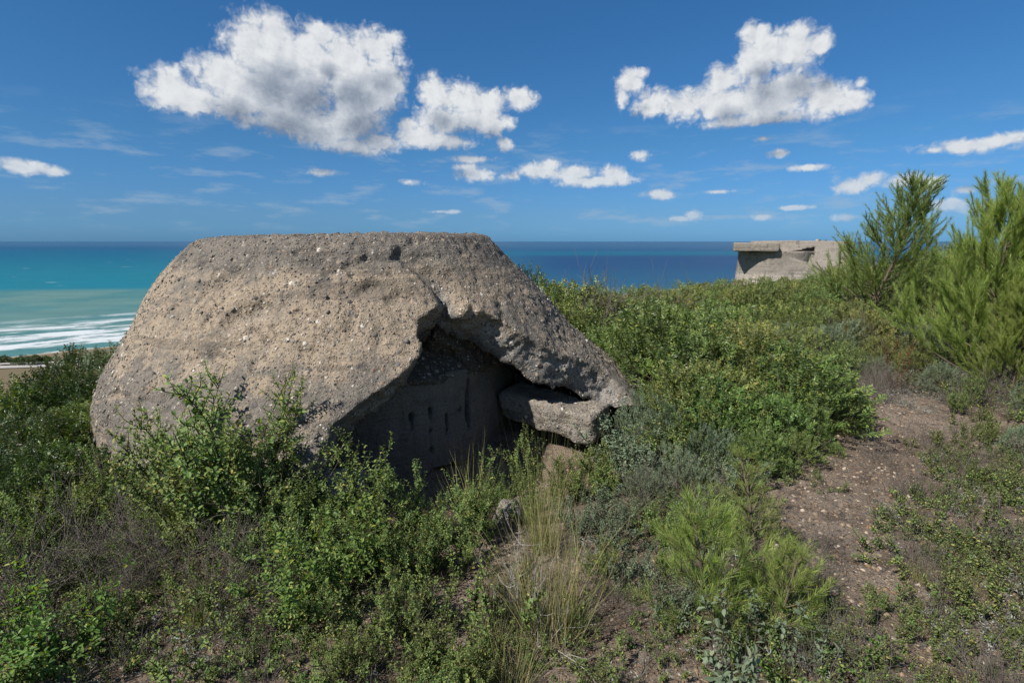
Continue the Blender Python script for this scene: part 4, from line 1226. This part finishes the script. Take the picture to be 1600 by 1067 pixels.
thicket(['twiggy', 'dead', 'twiggy'], 'dry_shrub', 'dead plant', 'leafless purple-brown shrub among left shrubs', 'leafless shrubs among the left shrubs',
        [(110, 730, 3.1), (180, 770, 3.0), (250, 750, 3.0), (310, 800, 2.8), (350, 780, 2.8), (60, 800, 2.8), (140, 810, 2.8), (230, 810, 2.7), (290, 700, 3.4), (400, 640, 3.3), (200, 680, 3.6), (20, 820, 2.6), (420, 800, 2.6), (170, 850, 2.5), (340, 850, 2.5)], 1.0)
thicket(['dead', 'twiggy'], 'dry_shrub', 'dead plant', 'bare grey shrub among right bushes', 'bare shrubs among the right bushes',
        [(1010, 440, 8.2), (1190, 480, 7.6), (1330, 470, 8.2), (1260, 540, 6.6), (1340, 580, 6.2), (1150, 575, 5.6), (1395, 500, 7.4), (1100, 610, 4.7), (1240, 600, 5.2), (1020, 700, 3.7), (1090, 730, 3.4), (960, 470, 7.8), (1440, 470, 8.6), (1300, 600, 5.4)], 1.0)
thicket(['tall', 'bushy', 'tall'], 'leafy_shrub', 'shrub', 'upright leafy shrub among right bushes', 'upright shrubs among the right bushes',
        [(985, 500, 7.0), (1045, 500, 6.6), (1130, 490, 7.0), (1200, 520, 6.4), (1275, 520, 6.8), (1070, 560, 5.4), (1180, 580, 5.2), (1290, 590, 5.3), (1045, 560, 5.4), (1115, 600, 4.8), (1335, 610, 5.4), (1385, 470, 8.2)], 1.1)

# ---- small individual plants strewn over the open ground
small = 0
def strew(kd, name, cat, label, group, n, box, hr, wide=1.0, avoid=True):
    x0, x1, y0, y1 = box; k = 0; tries = 0
    while k < n and tries < n * 30:
        tries += 1
        x, y = RN.uniform(x0, x1), RN.uniform(y0, y1)
        if math.hypot(x - BC[0], y - BC[1]) < 3.1: continue
        if avoid and on_path(x, y) and RN.random() < .93: continue
        place(kd, name, cat, label, x, y, h=RN.uniform(*hr), group=group, wide=wide * RN.uniform(.8, 1.2)); k += 1


def on_path(x, y):
    """the open stony strip on the right"""
    cx = np.interp(y, [1.5, 2.5, 3.2, 4.2, 5.5, 7.2], [1.35, 1.75, 2.05, 2.75, 3.85, 4.9])
    w = np.interp(y, [1.5, 2.5, 3.2, 4.2, 5.5, 7.2], [.22, .34, .48, .55, .62, .55])
    return abs(x - cx) < w


strew('sprig', 'green_sprig', 'plant', 'tiny green sprig on the bare soil of the lower left foreground', 'green sprigs lower left', 26, (-2.6, -.3, 1.75, 3.0), (.06, .16))
strew('sprig', 'green_sprig', 'plant', 'tiny green sprig on the stony soil of the lower right foreground', 'green sprigs lower right', 26, (.5, 3.2, 1.75, 3.2), (.06, .16), avoid=False)
strew('silver', 'silver_herb', 'plant', 'small silvery herb in the lower left foreground', 'silvery herbs lower left', 14, (-2.3, -.6, 1.8, 2.7), (.08, .16))
strew('silver', 'silver_herb', 'plant', 'small silvery herb beside the stony path', 'silvery herbs beside the path', 50, (.4, 3.9, 1.8, 4.5), (.08, .18))
strew('silver', 'silver_herb', 'plant', 'silvery herb clump at the far end of the stony path', 'silvery herbs at the end of the path', 16, (3.3, 5.4, 5.4, 7.4), (.15, .3), avoid=False)
strew('low', 'low_shrub', 'shrub', 'very low green shrub on the lower right ground beside the path', 'very low shrubs lower right', 100, (1.0, 4.2, 1.8, 4.8), (.12, .32), .9)
strew('low', 'low_shrub', 'shrub', 'very low green shrub on the lower left ground', 'very low shrubs lower left', 36, (-3.0, -.5, 1.9, 3.3), (.12, .34), .9)
strew('twiggy', 'dry_shrub', 'dead plant', 'brittle leafless brown shrub in the lower left foreground', 'dry shrubs lower left', 34, (-2.9, -.4, 1.75, 3.3), (.12, .28), 1.0)
strew('twiggy', 'dry_shrub', 'dead plant', 'brittle leafless shrub along the right side of the path', 'dry shrubs right of the path', 80, (.9, 4.2, 1.7, 5.0), (.12, .34), 1.0)
strew('twiggy', 'dry_shrub', 'dead plant', 'brittle grey shrub at the far end of the path', 'dry shrubs at the end of the path', 40, (3.0, 6.2, 5.4, 7.8), (.2, .45), 1.0, avoid=False)
strew('low', 'low_shrub', 'shrub', 'pale low shrub in the near left corner', 'low shrubs in the near left corner', 12, (-2.6, -1.5, 1.9, 2.7), (.16, .30), .9)
strew('twiggy', 'dry_shrub', 'dead plant', 'small brittle dry shrub on the gravel left of the young pine', 'dry shrubs left of the young pine', 14, (-.1, .9, 1.8, 2.6), (.10, .22), 1.0)
strew('low', 'low_shrub', 'shrub', 'low shrub closing the near end of the path', 'low shrubs at the near end of the path', 22, (.95, 2.1, 1.75, 2.45), (.10, .24), 1.0, avoid=False)
strew('twiggy', 'dry_shrub', 'dead plant', 'dry shrub closing the near end of the path', 'dry shrubs at the near end of the path', 16, (.9, 2.2, 1.75, 2.6), (.12, .26), 1.0, avoid=False)
strew('low', 'low_shrub', 'shrub', 'low shrub on the gravel left of the young pine', 'low shrubs left of the young pine', 14, (.0, .85, 1.75, 2.5), (.08, .2), 1.0)
strew('grasslow', 'grass_tuft', 'grass', 'thin dry grass tuft on the stony ground of the foreground', 'thin grass tufts in the foreground', 22, (-2.6, 3.4, 1.8, 3.6), (.15, .35), .8)

# ------------------------------------------------------------------ uncountable cover: stones, litter, dry stems
rg = np.random.default_rng(9)


def cover(n, box, power=1.0):
    x = rg.uniform(box[0], box[1], n); y = box[2] + (box[3] - box[2]) * rg.random(n) ** power
    k = np.hypot(x - BC[0], y - BC[1]) > 2.3
    return x[k], y[k]


x, y = cover(120000, (-5.0, 5.5, 1.3, 8.5), 1.7)
cx = np.interp(y, [1.5, 2.5, 3.2, 4.2, 5.5, 7.2], [1.35, 1.75, 2.05, 2.75, 3.85, 4.9])
on = np.exp(-((x - cx) / .8) ** 2)
k = rg.random(len(x)) < .30 + .7 * on; x, y, on = x[k], y[k], on[k]
z = height(x, y); sz = .0038 + (.009 + .009 * on) * rg.random(len(x)) ** 5
nr = norm(np.c_[rg.normal(size=(len(x), 2)) * .25, np.ones(len(x))])
Vp, Fp = pebbles(rg, np.c_[x, y, z], nr, sz, (.45, .8), .15)
obj('gravel', faces_same(Vp, Fp, 'gravel', M['pebble']), kind='stuff', label='loose pebbles and gravel strewn over the brown soil', category='gravel')

x, y = cover(52000, (-5.0, 5.5, 1.3, 8.0), 1.5)
cx = np.interp(y, [1.5, 2.5, 3.2, 4.2, 5.5, 7.2], [1.35, 1.75, 2.05, 2.75, 3.85, 4.9])
k = rg.random(len(x)) < 1 - .3 * np.exp(-((x - cx) / .6) ** 2); x, y = x[k], y[k]
n = len(x)
d = norm(np.c_[rg.normal(size=(n, 2)), rg.normal(size=n) * .25]); nn = norm(np.c_[rg.normal(size=(n, 2)) * .4, np.ones(n)])
V, F_ = leaves(rg, np.c_[x, y, height(x, y) + .006], d, nn, rg.uniform(.010, .028, n), rg.uniform(.005, .012, n), LEAF4, .3, .3)
obj('leaf_litter', faces_same(V, F_, 'leaf_litter', M['fallen'], False), kind='stuff', label='brown dead leaves and bits of twig scattered over the soil', category='leaf litter')

x, y = cover(12000, (-5.0, 5.5, 1.3, 7.8), 1.5)
cx = np.interp(y, [1.5, 2.5, 3.2, 4.2, 5.5, 7.2], [1.35, 1.75, 2.05, 2.75, 3.85, 4.9])
k = rg.random(len(x)) < 1 - .55 * np.exp(-((x - cx) / .6) ** 2); x, y = x[k], y[k]; n = len(x)
p0 = np.c_[x, y, height(x, y)]
d1 = norm(np.c_[rg.normal(size=(n, 2)), np.abs(rg.normal(size=n)) * .7]); ln = rg.uniform(.05, .20, n)[:, None]
p1 = p0 + d1 * ln * .5; p2 = p1 + norm(d1 + rg.normal(size=(n, 3)) * .35) * ln * .5
r_ = rg.uniform(.0006, .0014, n)
V1, F1 = tubes(p0, p1, r_, r_ * .9); V2, F2 = tubes(p1, p2, r_ * .9, r_ * .5)
obj('dry_stems', faces_same(np.concatenate([V1, V2]), np.concatenate([F1, F2 + len(V1)]), 'dry_stems', M['greytwig']), kind='stuff', label='thin dry stems lying and standing all over the soil', category='dry stems')

# ------------------------------------------------------------------ shore plain on the far left: road, trees
zt = -57.5
def shore_pt(px, py, zz=zt):
    d = ray(px, py); d = d / d[1]; D = (zz - CAM_Z) / d[2]; return np.array([d[0] * D, D, zz])

A_, B_ = shore_pt(-260, 583), shore_pt(420, 560)
ax = norm((B_ - A_)[None])[0]; nrm_ = np.array([-ax[1], ax[0], 0])
pts = np.linspace(0, 1, 80)[:, None] * (B_ - A_) + A_
pts[:, 2] = height(pts[:, 0], pts[:, 1]).clip(zt - .3, None) + .35
V = np.concatenate([pts - nrm_ * 3.0, pts + nrm_ * 3.0]); n = len(pts)
Fr = np.array([(i, i + 1, n + i + 1, n + i) for i in range(n - 1)])
obj('road', faces_same(V, Fr, 'road', M['road'], False), kind='structure')


def rail():
    e = empty('crash_barrier', tuple(pts[0]), label='thin pale barrier along the coastal road at the far left', category='barrier')
    off = pts + nrm_ * 3.6 - pts[0]
    Vr = np.concatenate([off + [0, 0, .55], off + [0, 0, 1.1], off + [0, 0, 1.1] + nrm_ * .15, off + [0, 0, .55] + nrm_ * .15])
    f = []
    for i in range(n - 1):
        for q in range(4): f.append((q * n + i, q * n + i + 1, ((q + 1) % 4) * n + i + 1, ((q + 1) % 4) * n + i))
    obj('rail', faces_same(Vr, np.array(f), 'rail', M['rail'], False), e)
rail()

kind('shoretree', [lentisk(s, 3.6, 3.4, 520, .42, .6, 'dark', 5, LEAF4, 1.1) for s in (80, 81)])
for k, (px, py, w) in enumerate([(8, 556, 1.1), (32, 556, 1.2), (55, 555, 1.2), (75, 558, .9), (-25, 556, 1.1), (-60, 558, 1.2), (110, 557, 1.1)]):
    q = shore_pt(px, 569.5 if px < 60 else 567)
    place('shoretree', 'shore_tree', 'tree', 'distant round green tree between the coastal road and the surf', q[0], q[1], h=(569 - py) / F_PX * 290 + .6, group='trees between road and surf', wide=w)

tot = sum(len(o.data.polygons) for o in C.objects if o.type == 'MESH')
print('objects', len(C.objects), 'faces', tot)
